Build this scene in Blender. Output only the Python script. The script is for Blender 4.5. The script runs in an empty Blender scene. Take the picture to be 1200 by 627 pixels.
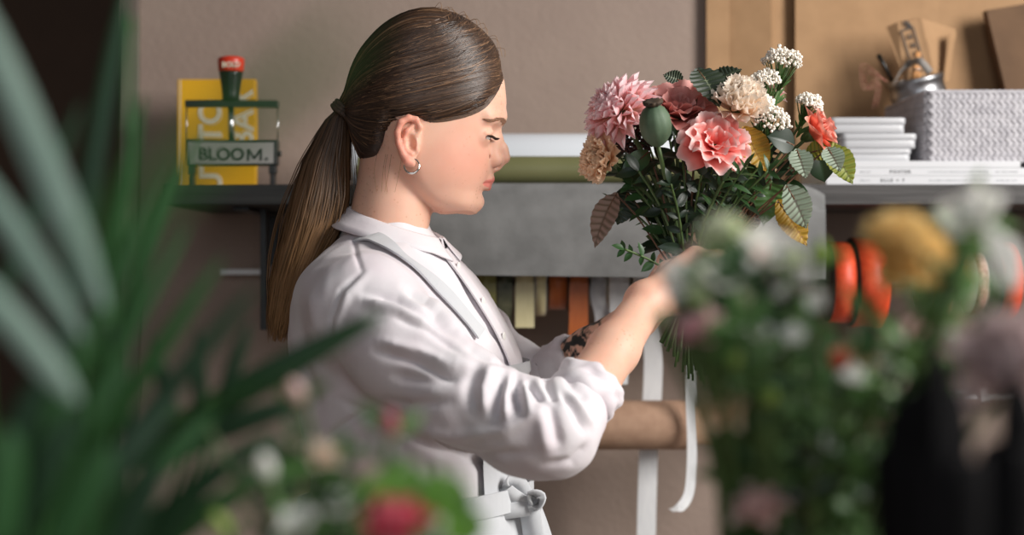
import bpy, math, random
import numpy as np
from mathutils import Vector, Matrix
from mathutils.bvhtree import BVHTree

random.seed(7)
rng = np.random.default_rng(7)
SC = bpy.context.scene
COL = SC.collection
PI = math.pi

# ------------------------------------------------------------------ camera
FPX = 1200 * 50.0 / 36.0            # focal length in pixels of the 1200 wide frame
CZ = 1.37                           # camera height
cam_d = bpy.data.cameras.new('camera')
cam = bpy.data.objects.new('camera', cam_d)
COL.objects.link(cam)
cam.location = (0, 0, CZ)
cam.rotation_euler = (PI / 2, 0, 0)
cam_d.lens = 50
cam_d.sensor_width = 36
cam_d.clip_start = 0.02
cam_d.dof.use_dof = True
cam_d.dof.focus_distance = 1.66
cam_d.dof.aperture_fstop = 2.8
SC.camera = cam

# ------------------------------------------------------------------ world, lights, exposure
w = bpy.data.worlds.new('world')
SC.world = w
w.use_nodes = True
w.node_tree.nodes['Background'].inputs[0].default_value = (0.94, 0.97, 1.0, 1)
w.node_tree.nodes['Background'].inputs[1].default_value = 0.09


def area(name, loc, target, sx, sy, power, color):
    ld = bpy.data.lights.new(name, 'AREA')
    ld.shape = 'RECTANGLE'
    ld.size = sx
    ld.size_y = sy
    ld.energy = power
    ld.color = color
    o = bpy.data.objects.new(name, ld)
    COL.objects.link(o)
    o.location = loc
    o.rotation_euler = (Vector(target) - Vector(loc)).to_track_quat('-Z', 'Y').to_euler()
    return o


area('window_daylight', (2.0, 0.62, 2.35), (0.0, 1.7, 1.35), 1.0, 1.3, 92, (1.0, 0.97, 0.93))
area('fill_light_behind', (0.1, -1.7, 2.0), (0.0, 1.5, 1.3), 1.4, 1.4, 17, (0.88, 0.94, 1.0))  # added fill for the camera-facing sides, no real source behind it
SC.view_settings.view_transform = 'Standard'
SC.view_settings.look = 'None'
SC.view_settings.gamma = 1
SC.view_settings.use_curve_mapping = False
SC.view_settings.exposure = 0.0


# ------------------------------------------------------------------ helpers
def P(px, py, Y):
    """point seen at photo pixel (px, py) at depth Y"""
    return Vector(((px - 600) / FPX * Y, Y, CZ - (py - 313.5) / FPX * Y))


def lin(c):
    out = []
    for x in c[:3]:
        x = x / 255.0
        out.append(x / 12.92 if x <= 0.04045 else ((x + 0.055) / 1.055) ** 2.4)
    return (out[0], out[1], out[2], 1)


WM = {}


def wmat(o):
    return WM.get(o.name, Matrix.Identity(4))


def thing(name, label, cat, loc=(0, 0, 0), group=None):
    o = bpy.data.objects.new(name, None)
    o.empty_display_size = 0.02
    COL.objects.link(o)
    o.location = loc
    WM[o.name] = Matrix.Translation(Vector(loc))
    o['label'] = label
    o['category'] = cat
    if group:
        o['group'] = group
    return o


def tag(o, label, cat, group=None):
    o['label'] = label
    o['category'] = cat
    if group:
        o['group'] = group
    return o


def link_mesh(me, name, mat, parent=None, smooth=True, label=None):
    o = bpy.data.objects.new(name, me)
    COL.objects.link(o)
    if mat:
        me.materials.append(mat)
    if smooth:
        me.polygons.foreach_set('use_smooth', np.ones(len(me.polygons), bool))
    if parent is not None:
        o.parent = parent
        o.matrix_parent_inverse = wmat(parent).inverted()
    if label:
        o['label'] = label
    return o


def fast_mesh(name, V, quads):
    me = bpy.data.meshes.new(name)
    n = len(quads)
    me.vertices.add(len(V))
    me.vertices.foreach_set('co', np.ascontiguousarray(V, np.float32).ravel())
    me.loops.add(4 * n)
    me.loops.foreach_set('vertex_index', np.ascontiguousarray(quads, np.int32).ravel())
    me.polygons.add(n)
    me.polygons.foreach_set('loop_start', np.arange(0, 4 * n, 4, dtype=np.int32))
    me.polygons.foreach_set('loop_total', np.full(n, 4, np.int32))
    me.update(calc_edges=True)
    me.validate()
    return me


class MB:
    def __init__(s):
        s.v = []
        s.f = []
        s.t = []

    def add(s, vs, fs, t=0.0):
        b = len(s.v)
        s.v += [tuple(p) for p in vs]
        if isinstance(t, (list, tuple)):
            s.t += list(t)
        else:
            s.t += [t] * len(vs)
        s.f += [tuple(i + b for i in f) for f in fs]

    def box(s, x0, x1, y0, y1, z0, z1, M=None):
        vs = [Vector((x, y, z)) for z in (z0, z1) for y in (y0, y1) for x in (x0, x1)]
        if M is not None:
            vs = [M @ p for p in vs]
        s.add(vs, [(0, 2, 3, 1), (4, 5, 7, 6), (0, 1, 5, 4), (2, 6, 7, 3), (0, 4, 6, 2), (1, 3, 7, 5)])

    def grid(s, pts, nu, nv, t=0.0, wrap=False):
        fs = []
        for i in range(nu - 1):
            for j in range(nv if wrap else nv - 1):
                a = i * nv + j
                b = i * nv + (j + 1) % nv
                fs.append((a, b, b + nv, a + nv))
        s.add(pts, fs, t)

    def tube(s, pts, r, n=7, cap=True):
        pts = [Vector(p) for p in pts]
        m = len(pts)
        rr = r if isinstance(r, (list, tuple)) else [r] * m
        vs, ts = [], []
        nrm = None
        for i, p in enumerate(pts):
            d = (pts[min(i + 1, m - 1)] - pts[max(i - 1, 0)])
            d = d.normalized() if d.length > 1e-9 else Vector((0, 0, 1))
            if nrm is None:
                nrm = d.orthogonal().normalized()
            nrm = (nrm - d * nrm.dot(d))
            nrm = nrm.normalized() if nrm.length > 1e-6 else d.orthogonal().normalized()
            b = d.cross(nrm)
            for k in range(n):
                a = 2 * PI * k / n
                vs.append(p + (nrm * math.cos(a) + b * math.sin(a)) * rr[i])
                ts.append(i / (m - 1))
        fs = []
        for i in range(m - 1):
            for k in range(n):
                fs.append((i * n + k, i * n + (k + 1) % n, (i + 1) * n + (k + 1) % n, (i + 1) * n + k))
        if cap:
            fs.append(tuple(range(n - 1, -1, -1)))
            fs.append(tuple((m - 1) * n + k for k in range(n)))
        s.add(vs, fs, ts)

    def lathe(s, prof, n=24, M=None, mod=None):
        vs = []
        for (r, z) in prof:
            for k in range(n):
                a = 2 * PI * k / n
                q = r * (mod(a, z) if mod else 1)
                p = Vector((q * math.cos(a), q * math.sin(a), z))
                vs.append(M @ p if M is not None else p)
        fs = []
        for i in range(len(prof) - 1):
            for k in range(n):
                fs.append((i * n + k, i * n + (k + 1) % n, (i + 1) * n + (k + 1) % n, (i + 1) * n + k))
        fs.append(tuple(range(n - 1, -1, -1)))
        fs.append(tuple((len(prof) - 1) * n + k for k in range(n)))
        s.add(vs, fs)

    def sphere(s, c, r, n=8, m=6, sc=(1, 1, 1)):
        c = Vector(c)
        prof = []
        vs = []
        for i in range(m + 1):
            th = PI * i / m
            for k in range(n):
                a = 2 * PI * k / n
                vs.append(c + Vector((r * sc[0] * math.sin(th) * math.cos(a), r * sc[1] * math.sin(th) * math.sin(a), r * sc[2] * math.cos(th))))
        fs = []
        for i in range(m):
            for k in range(n):
                fs.append((i * n + k, (i + 1) * n + k, (i + 1) * n + (k + 1) % n, i * n + (k + 1) % n))
        s.add(vs, fs)

    def band(s, pts, wdirs, width, th):
        """ribbon with a thin rectangular section: width along wdirs, thickness across"""
        pts = [Vector(p) for p in pts]
        m = len(pts)
        vs = []
        for i, p in enumerate(pts):
            d = (pts[min(i + 1, m - 1)] - pts[max(i - 1, 0)]).normalized()
            wd = Vector(wdirs[i]) if isinstance(wdirs, list) else Vector(wdirs)
            wd = (wd - d * wd.dot(d)).normalized()
            nn = d.cross(wd).normalized()
            ww = width[i] if isinstance(width, (list, tuple)) else width
            for a, b in ((-1, -1), (1, -1), (1, 1), (-1, 1)):
                vs.append(p + wd * a * ww / 2 + nn * b * th / 2)
        fs = []
        for i in range(m - 1):
            for k in range(4):
                fs.append((i * 4 + k, i * 4 + (k + 1) % 4, (i + 1) * 4 + (k + 1) % 4, (i + 1) * 4 + k))
        fs += [(3, 2, 1, 0), tuple((m - 1) * 4 + k for k in range(4))]
        s.add(vs, fs)

    def build(s, name, mat, parent=None, smooth=True, label=None, bevel=0, attr=True):
        me = bpy.data.meshes.new(name)
        me.from_pydata(s.v, [], s.f)
        if attr:
            a = me.attributes.new('t', 'FLOAT', 'POINT')
            a.data.foreach_set('value', np.array(s.t, np.float32))
        me.update()
        o = link_mesh(me, name, mat, parent, smooth, label)
        if bevel:
            b = o.modifiers.new('bevel', 'BEVEL')
            b.width = bevel
            b.segments = 2
            b.limit_method = 'ANGLE'
        return o


def struct(o):
    o['kind'] = 'structure'
    return o


def dup(root, M, label=None, group=None):
    r = root.copy()
    COL.objects.link(r)
    r.matrix_world = M
    if label:
        r['label'] = label
    if group:
        r['group'] = group
    for ch in list(root.children):
        c = ch.copy()
        COL.objects.link(c)
        c.parent = r
        for g in list(ch.children):
            d = g.copy()
            COL.objects.link(d)
            d.parent = c
    return r


def spline(pts, n):
    """Catmull-Rom through the points, n samples"""
    pts = [Vector(p) for p in pts]
    m = len(pts)
    out = []
    for k in range(n):
        u = k / (n - 1) * (m - 1)
        i = min(int(u), m - 2)
        f = u - i
        p0, p1, p2, p3 = pts[max(i - 1, 0)], pts[i], pts[i + 1], pts[min(i + 2, m - 1)]
        out.append(0.5 * ((2 * p1) + (p2 - p0) * f + (2 * p0 - 5 * p1 + 4 * p2 - p3) * f * f + (3 * p1 - p0 - 3 * p2 + p3) * f ** 3))
    return out


# ------------------------------------------------------------------ materials
def mat(name, col, rough=0.6, col2=None, nscale=20, nmix=0.5, bump=0, bscale=None, metal=0, sss=0, trans=0, spec=0.5, stretch=None, sheen=0, grad=None, clear=0):
    m = bpy.data.materials.new(name)
    m.use_nodes = True
    nt = m.node_tree
    N, L = nt.nodes, nt.links
    b = N['Principled BSDF']
    b.inputs['Base Color'].default_value = lin(col)
    b.inputs['Roughness'].default_value = rough
    b.inputs['Metallic'].default_value = metal
    b.inputs['Specular IOR Level'].default_value = spec
    if sss:
        b.inputs['Subsurface Weight'].default_value = sss
        b.inputs['Subsurface Radius'].default_value = (0.012, 0.005, 0.003)
        b.inputs['Subsurface Scale'].default_value = 1.0
    if sheen:
        b.inputs['Sheen Weight'].default_value = sheen
    if clear:
        b.inputs['Coat Weight'].default_value = clear
    tc = N.new('ShaderNodeTexCoord')
    vec = tc.outputs['Object']
    if stretch:
        mp = N.new('ShaderNodeMapping')
        mp.inputs['Scale'].default_value = stretch
        L.new(vec, mp.inputs[0])
        vec = mp.outputs[0]
    colout = None
    if grad:
        at = N.new('ShaderNodeAttribute')
        at.attribute_name = 't'
        cr = N.new('ShaderNodeValToRGB')
        while len(cr.color_ramp.elements) < len(grad):
            cr.color_ramp.elements.new(0.5)
        for e, (pos, c) in zip(cr.color_ramp.elements, grad):
            e.position = pos
            e.color = lin(c)
        L.new(at.outputs['Fac'], cr.inputs[0])
        colout = cr.outputs[0]
    if col2:
        nz = N.new('ShaderNodeTexNoise')
        nz.inputs['Scale'].default_value = nscale
        nz.inputs['Detail'].default_value = 6
        L.new(vec, nz.inputs[0])
        mr = N.new('ShaderNodeMapRange')
        mr.inputs[1].default_value = 0.5 - 0.25 * (1.01 - nmix)
        mr.inputs[2].default_value = 0.5 + 0.25 * (1.01 - nmix)
        mr.inputs[1].default_value = 0.35
        mr.inputs[2].default_value = 0.65
        L.new(nz.outputs[0], mr.inputs[0])
        mx = N.new('ShaderNodeMix')
        mx.data_type = 'RGBA'
        ml = N.new('ShaderNodeMath')
        ml.operation = 'MULTIPLY'
        ml.inputs[1].default_value = nmix if grad else 1.0
        L.new(mr.outputs[0], ml.inputs[0])
        L.new(ml.outputs[0], mx.inputs[0])
        mx.inputs[6].default_value = lin(col)
        if colout:
            L.new(colout, mx.inputs[6])
        mx.inputs[7].default_value = lin(col2)
        colout = mx.outputs[2]
    if colout:
        L.new(colout, b.inputs['Base Color'])
    if bump:
        nb = N.new('ShaderNodeTexNoise')
        nb.inputs['Scale'].default_value = bscale or nscale * 4
        nb.inputs['Detail'].default_value = 4
        L.new(vec, nb.inputs[0])
        bp = N.new('ShaderNodeBump')
        bp.inputs['Strength'].default_value = 1.0
        bp.inputs['Distance'].default_value = bump
        L.new(nb.outputs[0], bp.inputs['Height'])
        L.new(bp.outputs[0], b.inputs['Normal'])
    if trans:
        tr = N.new('ShaderNodeBsdfTranslucent')
        tr.inputs[0].default_value = lin(col)
        if colout:
            L.new(colout, tr.inputs[0])
        ms = N.new('ShaderNodeMixShader')
        ms.inputs[0].default_value = trans
        L.new(b.outputs[0], ms.inputs[1])
        L.new(tr.outputs[0], ms.inputs[2])
        L.new(ms.outputs[0], N['Material Output'].inputs[0])
    return m


M = {}
M['wall'] = mat('wall_paint', (158, 139, 127), 0.85, (151, 132, 121), 6, 0.5, bump=0.0012, bscale=90)
M['dark_wall'] = mat('shade_dark_wall', (92, 73, 60), 0.9, (80, 63, 52), 3)  # dimness of the room beyond the doorway is put into this brown
M['jamb'] = mat('door_jamb_paint', (120, 108, 98), 0.7, (108, 96, 88), 12, bump=0.0006)
M['floor'] = mat('floor_concrete', (120, 112, 104), 0.7, (104, 97, 90), 4)
M['shelf'] = mat('stained_wood', (76, 73, 72), 0.6, (46, 43, 42), 14, 0.6, bump=0.0006, bscale=40, stretch=(0.35, 6, 9))
M['black_metal'] = mat('black_metal', (26, 26, 26), 0.4)
M['black_plastic'] = mat('black_plastic', (18, 20, 19), 0.3)
M['chrome'] = mat('chrome', (225, 225, 225), 0.18, metal=1)
M['steel'] = mat('galvanised_steel', (172, 172, 174), 0.38, (140, 140, 143), 25, metal=1)
M['white_paint'] = mat('white_paint', (226, 226, 226), 0.4)
M['red_gloss'] = mat('red_plastic', (205, 52, 30), 0.35)
M['yellow'] = mat('yellow_cover', (232, 176, 18), 0.55, (222, 164, 12), 8)
M['paper'] = mat('paper_edge', (222, 216, 200), 0.9)
M['letter_pale'] = mat('pale_lettering', (226, 214, 190), 0.6)
M['letter_dark'] = mat('dark_lettering', (38, 38, 40), 0.6)
M['letter_grey'] = mat('grey_lettering', (150, 152, 156), 0.6)
M['plate'] = mat('grey_plate', (150, 146, 142), 0.5)
M['tin'] = mat('white_tin', (186, 186, 189), 0.35)
M['magazine'] = mat('magazine_spine', (208, 208, 211), 0.4)
M['kraft'] = mat('kraft_card', (168, 132, 96), 0.85, (160, 125, 90), 30)
M['kraft_dark'] = mat('dark_card', (108, 82, 60), 0.9, (98, 74, 54), 20)
M['basket'] = mat('basket_fibre', (186, 183, 187), 0.8, (168, 165, 170), 60)
M['greysheet'] = mat('grey_felt_paper', (126, 126, 125), 0.85, (108, 108, 107), 22, 0.7, bump=0.0003, bscale=300)
M['whiteroll'] = mat('silver_white_paper', (222, 226, 232), 0.35)
M['oliveroll'] = mat('olive_paper', (114, 114, 76), 0.5, (107, 107, 69), 10)
M['kraftroll'] = mat('kraft_roll_paper', (176, 142, 118), 0.8, (164, 130, 107), 60, bump=0.0002)
M['core'] = mat('cardboard_core', (186, 150, 122), 0.8)


# ------------------------------------------------------------------ setting
def sbox(name, m, *a, bevel=0):
    b = MB()
    b.box(*a)
    return struct(b.build(name, m, smooth=False, bevel=bevel))


WALLY = 2.46
xl = P(165, 0, WALLY).x
sbox('wall_back', M['wall'], xl, 3.0, WALLY, WALLY + 0.12, 0, 3.0)
sbox('trim_1', M['jamb'], P(141, 0, WALLY - 0.01).x, xl, WALLY - 0.014, WALLY + 0.15, 0, 3.0, bevel=0.003)
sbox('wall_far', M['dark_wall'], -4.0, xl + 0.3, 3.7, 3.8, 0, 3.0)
sbox('wall_left', M['wall'], -2.6, -2.5, -2.0, 3.7, 0, 3.0)
sbox('floor', M['floor'], -4.0, 3.0, -2.0, 3.8, -0.1, 0)

# ------------------------------------------------------------------ lettering
def text_obj(body, size, m, parent, Mx, bold=0.0, extrude=0.0004, name='lettering', spacing=1.0, align='CENTER'):
    cu = bpy.data.curves.new(name, 'FONT')
    cu.body = body
    cu.size = size
    cu.extrude = extrude
    cu.offset = bold
    cu.space_character = spacing
    cu.align_x = align
    cu.align_y = 'CENTER'
    tmp = bpy.data.objects.new('tmp_text', cu)
    COL.objects.link(tmp)
    dg = bpy.context.evaluated_depsgraph_get()
    me = bpy.data.meshes.new_from_object(tmp.evaluated_get(dg))
    bpy.data.objects.remove(tmp)
    me.transform(Mx)
    return link_mesh(me, name, m, parent, smooth=False)


def facing(p, roll=0.0):
    """matrix for lettering that faces -Y at point p"""
    return Matrix.Translation(p) @ Matrix.Rotation(PI / 2, 4, 'X') @ Matrix.Rotation(roll, 4, 'Z')


# ------------------------------------------------------------------ shelf
SF = 2.12                                        # shelf front depth
ZT = P(0, 216, SF).z                             # shelf top
ZB = P(0, 240, SF).z
M['black_wood'] = mat('black_shelf_wood', (34, 34, 32), 0.6, (20, 20, 19), 14, 0.6, bump=0.0006, bscale=40, stretch=(0.35, 6, 9))  # near-black variant of the shelf wood for the left board
SH = thing('wall_shelf', 'long grey stained wooden wall shelf holding magazines, tins and basket', 'shelf', (0.5, WALLY, ZB))
b = MB()
b.box(-0.16, 1.6, SF, WALLY - 0.001, ZB, ZT)
b.build('board', M['shelf'], SH, smooth=False, bevel=0.002)
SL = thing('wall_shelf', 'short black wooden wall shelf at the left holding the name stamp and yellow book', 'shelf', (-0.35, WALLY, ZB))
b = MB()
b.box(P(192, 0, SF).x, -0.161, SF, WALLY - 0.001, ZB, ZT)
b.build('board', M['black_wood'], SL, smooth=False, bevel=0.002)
for x, SH in ((P(300, 0, 2.3).x, SL), (0.3, SH), (1.2, SH)):
    b = MB()
    b.box(x - 0.012, x + 0.012, SF + 0.05, WALLY - 0.001, ZB - 0.006, ZB)
    b.box(x - 0.012, x + 0.012, WALLY - 0.007, WALLY - 0.001, ZB - 0.09, ZB)
    b.build('bracket', M['black_metal'], SH, smooth=False)

# yellow book leaning on the wall
yb = thing('book', 'yellow book with pale vertical lettering standing behind the name stamp', 'book', P(254, 216, 2.36))
Yb = 2.36
x0, x1 = P(208, 0, Yb).x, P(299, 0, Yb).x
zt = P(0, 93, Yb).z
b = MB()
b.box(x0, x1, Yb, Yb + 0.022, ZT, zt)
b.build('cover', M['yellow'], yb, smooth=False, bevel=0.001)
b = MB()
b.box(x0 - 0.0006, x0, Yb + 0.003, Yb + 0.019, ZT + 0.003, zt - 0.003)
b.box(x0 + 0.004, x0 + 0.0055, Yb - 0.0004, Yb, ZT + 0.001, zt - 0.001)
b.build('page_block', M['paper'], yb, smooth=False)
text_obj('UT TO', 0.052, M['letter_pale'], yb, facing(P(248, 172, Yb - 0.0005), PI / 2), 0.0015)
text_obj('BAR', 0.052, M['letter_pale'], yb, facing(P(285, 140, Yb - 0.0005), PI / 2), 0.0012)

# name stamp
Ys = 2.24
ns = thing('stamp', 'large hand stamp with black and red handle and a plate reading BLOOM.', 'stamp', P(272, 216, Ys))
Q = lambda px, py, Y=Ys: P(px, py, Y)
k = Ys / FPX
b = MB()
b.lathe([(9 * k, -0.002), (10 * k, 0.0), (10 * k, 0.008), (11 * k, 0.018), (13.5 * k, 0.04), (14.2 * k, 0.045)], 24, Matrix.Translation(Q(271, 118)))
b.build('handle', M['black_plastic'], ns)
b = MB()
b.lathe([(13.6 * k, -0.002), (15.0 * k, 0.004), (15.6 * k, 0.018), (14.6 * k, 0.0225), (10 * k, 0.0245), (3 * k, 0.025)], 24, Matrix.Translation(Q(271, 85)))
cap = b.build('handle_cap', M['red_gloss'], ns, label='glossy red top of the handle')
text_obj('BOLD', 0.011, M['letter_pale'], ns, facing(Q(271, 76, Ys - 15.6 * k)), 0.0003)
b = MB()
zc = Q(0, 122).z
b.box(Q(218, 0).x, Q(326, 0).x, Ys - 0.008, Ys + 0.008, zc - 0.0055, zc + 0.0055)
b.build('crossbar', M['black_metal'], ns, smooth=False, bevel=0.001)
b = MB()
b.tube([Q(271, 126), Q(271, 165)], 0.0048, 14)
b.build('spring_rod', M['chrome'], ns)
for px in (219, 325):
    b = MB()
    b.tube([Q(px, 126), Q(px, 168)], 0.0011, 8)
    b.build('guide_rod', M['chrome'], ns)
b = MB()
b.box(Q(220, 0).x, Q(326, 0).x, Ys - 0.012, Ys + 0.012, Q(0, 194).z, Q(0, 164).z)
b.build('plate_frame', M['black_metal'], ns, smooth=False, bevel=0.0015)
b = MB()
b.box(Q(223.5, 0).x, Q(322, 0).x, Ys - 0.0134, Ys - 0.011, Q(0, 192).z, Q(0, 167.5).z)
pl = b.build('name_plate', M['plate'], ns, smooth=False)
text_obj('BLOO', 0.0265, M['letter_dark'], ns, facing(Q(259, 181, Ys - 0.0138)), 0.0008, spacing=1.02)
b = MB()
Yp = Ys - 0.0139
for x0_, y0_, x1_, y1_ in ((290.5, 188, 290.5, 174), (305.5, 188, 305.5, 174), (290.8, 174.6, 298, 185.5), (305.2, 174.6, 298, 185.5)):
    p0, p1 = Q(x0_, y0_, Yp), Q(x1_, y1_, Yp)
    b.band([p0, p1], (p1 - p0).cross(Vector((0, 1, 0))), 0.0036, 0.0005)
pd = Q(312, 186.2, Yp)
b.box(pd.x - 0.0022, pd.x + 0.0022, Yp - 0.0003, Yp + 0.0003, pd.z - 0.0022, pd.z + 0.0022)
b.build('lettering', M['letter_dark'], ns, smooth=False)
for px in (225, 320):
    b = MB()
    b.box(Q(px - 4, 0).x, Q(px + 4, 0).x, Ys - 0.01, Ys + 0.01, Q(0, 204).z, Q(0, 194).z)
    b.box(Q(px - 2.5, 0).x, Q(px + 2.5, 0).x, Ys - 0.01, Ys + 0.01, ZT, Q(0, 204).z)
    b.build('foot', M['black_metal'], ns, smooth=False, bevel=0.001)
b = MB()
b.tube([Q(326, 180), Q(329.5, 180)], 0.0045, 10)
b.build('adjusting_knob', M['black_metal'], ns)

# wrapping paper rolls lying on the shelf, grey sheet hanging over its edge
def roll(name, label, m, pxl, pxr, Y, r, z, hole=0.35):
    xa, xb = P(pxl, 0, Y).x, P(pxr, 0, Y).x
    Mx = Matrix.Translation(Vector((xa, Y, z))) @ Matrix.Rotation(PI / 2, 4, 'Y')
    L = xb - xa
    t = thing(name, label, 'paper roll', (xa, Y, z - r))
    b = MB()
    b.lathe([(r * hole, 0.0), (r * 0.985, 0.0), (r, 0.001), (r, L - 0.001), (r * 0.985, L), (r * hole, L)], 40, Mx)
    b.build('paper', m, t)
    b = MB()
    b.lathe([(r * hole * 0.8, -0.004), (r * hole, -0.004), (r * hole, L + 0.004), (r * hole * 0.8, L + 0.004)], 20, Mx)
    b.build('cardboard_core', M['core'], t)
    return t


rW = 0.0455
roll('paper_roll', 'silvery white roll of wrapping paper lying behind the olive roll on the shelf', M['whiteroll'], 415, 890, 2.285, rW, ZT + rW)
rO = 0.0215
roll('paper_roll', 'slim olive green roll of wrapping paper lying at the front of the shelf', M['oliveroll'], 420, 905, 2.165, rO, ZT + rO + 0.0025)

gs = MB()
pts = []
xa, xb = P(425, 0, SF).x, P(969, 0, 2.10).x
zbot = P(0, 321, 2.11).z
path = [(2.26, ZT + 0.0012), (2.2, ZT + 0.0012), (2.15, ZT + 0.0013), (2.128, ZT + 0.0014), (2.118, ZT + 0.0008), (2.1135, ZT - 0.004), (2.1125, ZT - 0.012)]
n2 = 22
for i in range(1, n2 + 1):
    f = i / n2
    path.append((2.1125 - 0.004 * math.sin(f * PI), ZT - 0.012 + (zbot - ZT + 0.012) * f))
nu, nv = len(path), 60
for side in (0, 1):
    for (y, z) in path:
        for j in range(nv):
            f = j / (nv - 1)
            x = xa + (xb - xa) * f
            wv = 0.0025 * math.sin(f * 9) * max(0, (ZT - z) / (ZT - zbot))
            zz = z - 0.008 * f * max(0, (ZT - z) / (ZT - zbot)) - (0.016 * max(0, (f - 0.93) / 0.07) ** 2 * (1 if z > ZT - 0.03 else 0) if y < 2.13 else 0)
            pts.append((x, y - wv - (0.0012 if side == 0 else 0), zz + (0.0008 if side == 0 and y > 2.12 else 0)))
    gs.grid(pts, nu, nv)
    pts = []
o = gs.build('wrapping_sheet', M['greysheet'])
tag(o, 'grey felt-like wrapping sheet draped over the shelf front behind the bouquet', 'wrapping sheet')

# white tins and magazines
def rbox(b, x0, x1, y0, y1, z0, z1, r, n=5):
    ring = []
    for (cx, cy, a0) in ((x1 - r, y1 - r, 0), (x0 + r, y1 - r, PI / 2), (x0 + r, y0 + r, PI), (x1 - r, y0 + r, 1.5 * PI)):
        for i in range(n + 1):
            a = a0 + PI / 2 * i / n
            ring.append((cx + r * math.cos(a), cy + r * math.sin(a)))
    m = len(ring)
    e = min(0.0012, (z1 - z0) * 0.25)
    vs = []
    cx, cy = (x0 + x1) / 2, (y0 + y1) / 2
    for (z, s) in ((z0, 0.985), (z0 + e, 1), (z1 - e, 1), (z1, 0.985)):
        for (x, y) in ring:
            vs.append((cx + (x - cx) * s, cy + (y - cy) * s, z))
    fs = []
    for i in range(3):
        for q in range(m):
            fs.append((i * m + q, i * m + (q + 1) % m, (i + 1) * m + (q + 1) % m, (i + 1) * m + q))
    fs += [tuple(range(m - 1, -1, -1)), tuple(3 * m + q for q in range(m))]
    b.add(vs, fs)


Ym = 2.135
zs = [ZT]
for (py0, py1, pxl, pxr, ttl, px_t, lab, dep) in (
        (216, 206.3, 968, 1290, 'ELLE + 7', 1046, 'lowest white magazine in the stack on the shelf, its spine reading ELLE', 0.2),
        (206.3, 196.6, 970, 1288, 'POSTER', 1055, 'white magazine in the middle of the stack on the shelf', 0.2),
        (196.6, 188.6, 972, 1196, '', 0, 'thin white magazine on top of the stack, under the tins and basket', 0.2)):
    z0, z1 = P(0, py0, Ym).z, P(0, py1, Ym).z
    z0 = zs[-1]
    zs.append(z1)
    xa, xb = P(pxl, 0, Ym).x, P(pxr, 0, Ym).x
    t = thing('magazine', lab, 'magazine', ((xa + xb) / 2, Ym + 0.1, z0), 'white magazines on the shelf')
    b = MB()
    b.box(xa, xb, Ym, Ym + dep, z0 + 0.0002, z1)
    b.build('cover', M['magazine'], t, smooth=False, bevel=0.0008)
    b = MB()
    b.box(xa - 0.0003, xb + 0.0003, Ym + 0.003, Ym + dep + 0.0005, z0 + 0.0012, z1 - 0.001)
    b.build('page_block', M['paper'], t, smooth=False)
    if ttl:
        zc = (z0 + z1) / 2
        p = P(px_t, 0, Ym - 0.0003)
        p.z = zc
        text_obj(ttl, 0.0066, M['letter_dark'], t, facing(p), 0.00012, spacing=1.5, extrude=0.0002)
        b = MB()                                   # the rest of the spine print is too small to read: fine grey ticks
        px = 1008.0
        while px < 1192:
            if not (1020 < px < 1088 or 1158 < px < 1166):
                p = P(px, 0, Ym)
                wd_ = random.uniform(.0006, .0016)
                b.box(p.x, p.x + wd_, Ym - 0.0003, Ym, zc - 0.0013, zc + 0.0013)
            px += random.uniform(1.6, 3.2)
        b.build('fine_print', M['letter_grey'], t, smooth=False)

Yt = 2.15
ztop = zs[-1]
for (py0, py1, pxl, pxr, lab) in (
        (188.6, 172.8, 974, 1069, 'flat white lidded tin at the bottom of the three-tin stack'),
        (172.8, 155.2, 986, 1075.5, 'flat white lidded tin in the middle of the stack, shifted to the right'),
        (155.2, 136.5, 973, 1062.5, 'topmost flat white lidded tin beside the woven basket')):
    hgt = (py0 - py1) * Yt / FPX
    xa, xb = P(pxl, 0, Yt).x, P(pxr, 0, Yt).x
    t = thing('tin_box', lab, 'tin', ((xa + xb) / 2, Yt + 0.06, ztop), 'white tins stacked on the magazines')
    b = MB()
    rbox(b, xa + 0.0015, xb - 0.0015, Yt + 0.0015, Yt + 0.12, ztop + 0.0003, ztop + hgt * 0.58, 0.009)
    b.build('base', M['tin'], t)
    b = MB()
    rbox(b, xa, xb, Yt, Yt + 0.1215, ztop + hgt * 0.56, ztop + hgt - 0.0004, 0.009)
    b.build('lid', M['tin'], t)
    ztop += hgt

# woven basket
bk = thing('basket', 'pale grey rectangular woven basket on the shelf beside the white tins', 'basket', P(1180, 190, 2.32))
bx0, bx1 = P(1084, 0, 2.15).x, P(1330, 0, 2.15).x
by0, by1 = 2.15, 2.395
bz0, bz1 = zs[-1], P(0, 106, 2.15).z
b = MB()
rbox(b, bx0 + 0.003, bx1 - 0.003, by0 + 0.003, by1 - 0.003, bz0 + 0.0003, bz0 + 0.006, 0.012)
ring_in, ring_out = [], []
def basket_ring(inset, r=0.014, n=6):
    out = []
    for (cx, cy, a0) in ((bx1 - r, by1 - r, 0), (bx0 + r, by1 - r, PI / 2), (bx0 + r, by0 + r, PI), (bx1 - r, by0 + r, 1.5 * PI)):
        for i in range(n + 1):
            a = a0 + PI / 2 * i / n
            out.append((cx + (r - inset) * math.cos(a), cy + (r - inset) * math.sin(a)))
    return out
ro, ri = basket_ring(0.0015), basket_ring(0.006)
m_ = len(ro)
vs = [(x, y, bz0 + 0.0003) for x, y in ro] + [(x, y, bz1 - 0.003) for x, y in ro] + [(x, y, bz1 - 0.003) for x, y in ri] + [(x, y, bz0 + 0.0055) for x, y in ri]
fs = []
for i in range(3):
    for q in range(m_):
        fs.append((i * m_ + q, i * m_ + (q + 1) % m_, (i + 1) * m_ + (q + 1) % m_, (i + 1) * m_ + q))
b.add(vs, fs)
b.build('lining', M['basket'], bk)
b = MB()
rows = 15
rh = (bz1 - bz0) / rows
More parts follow.
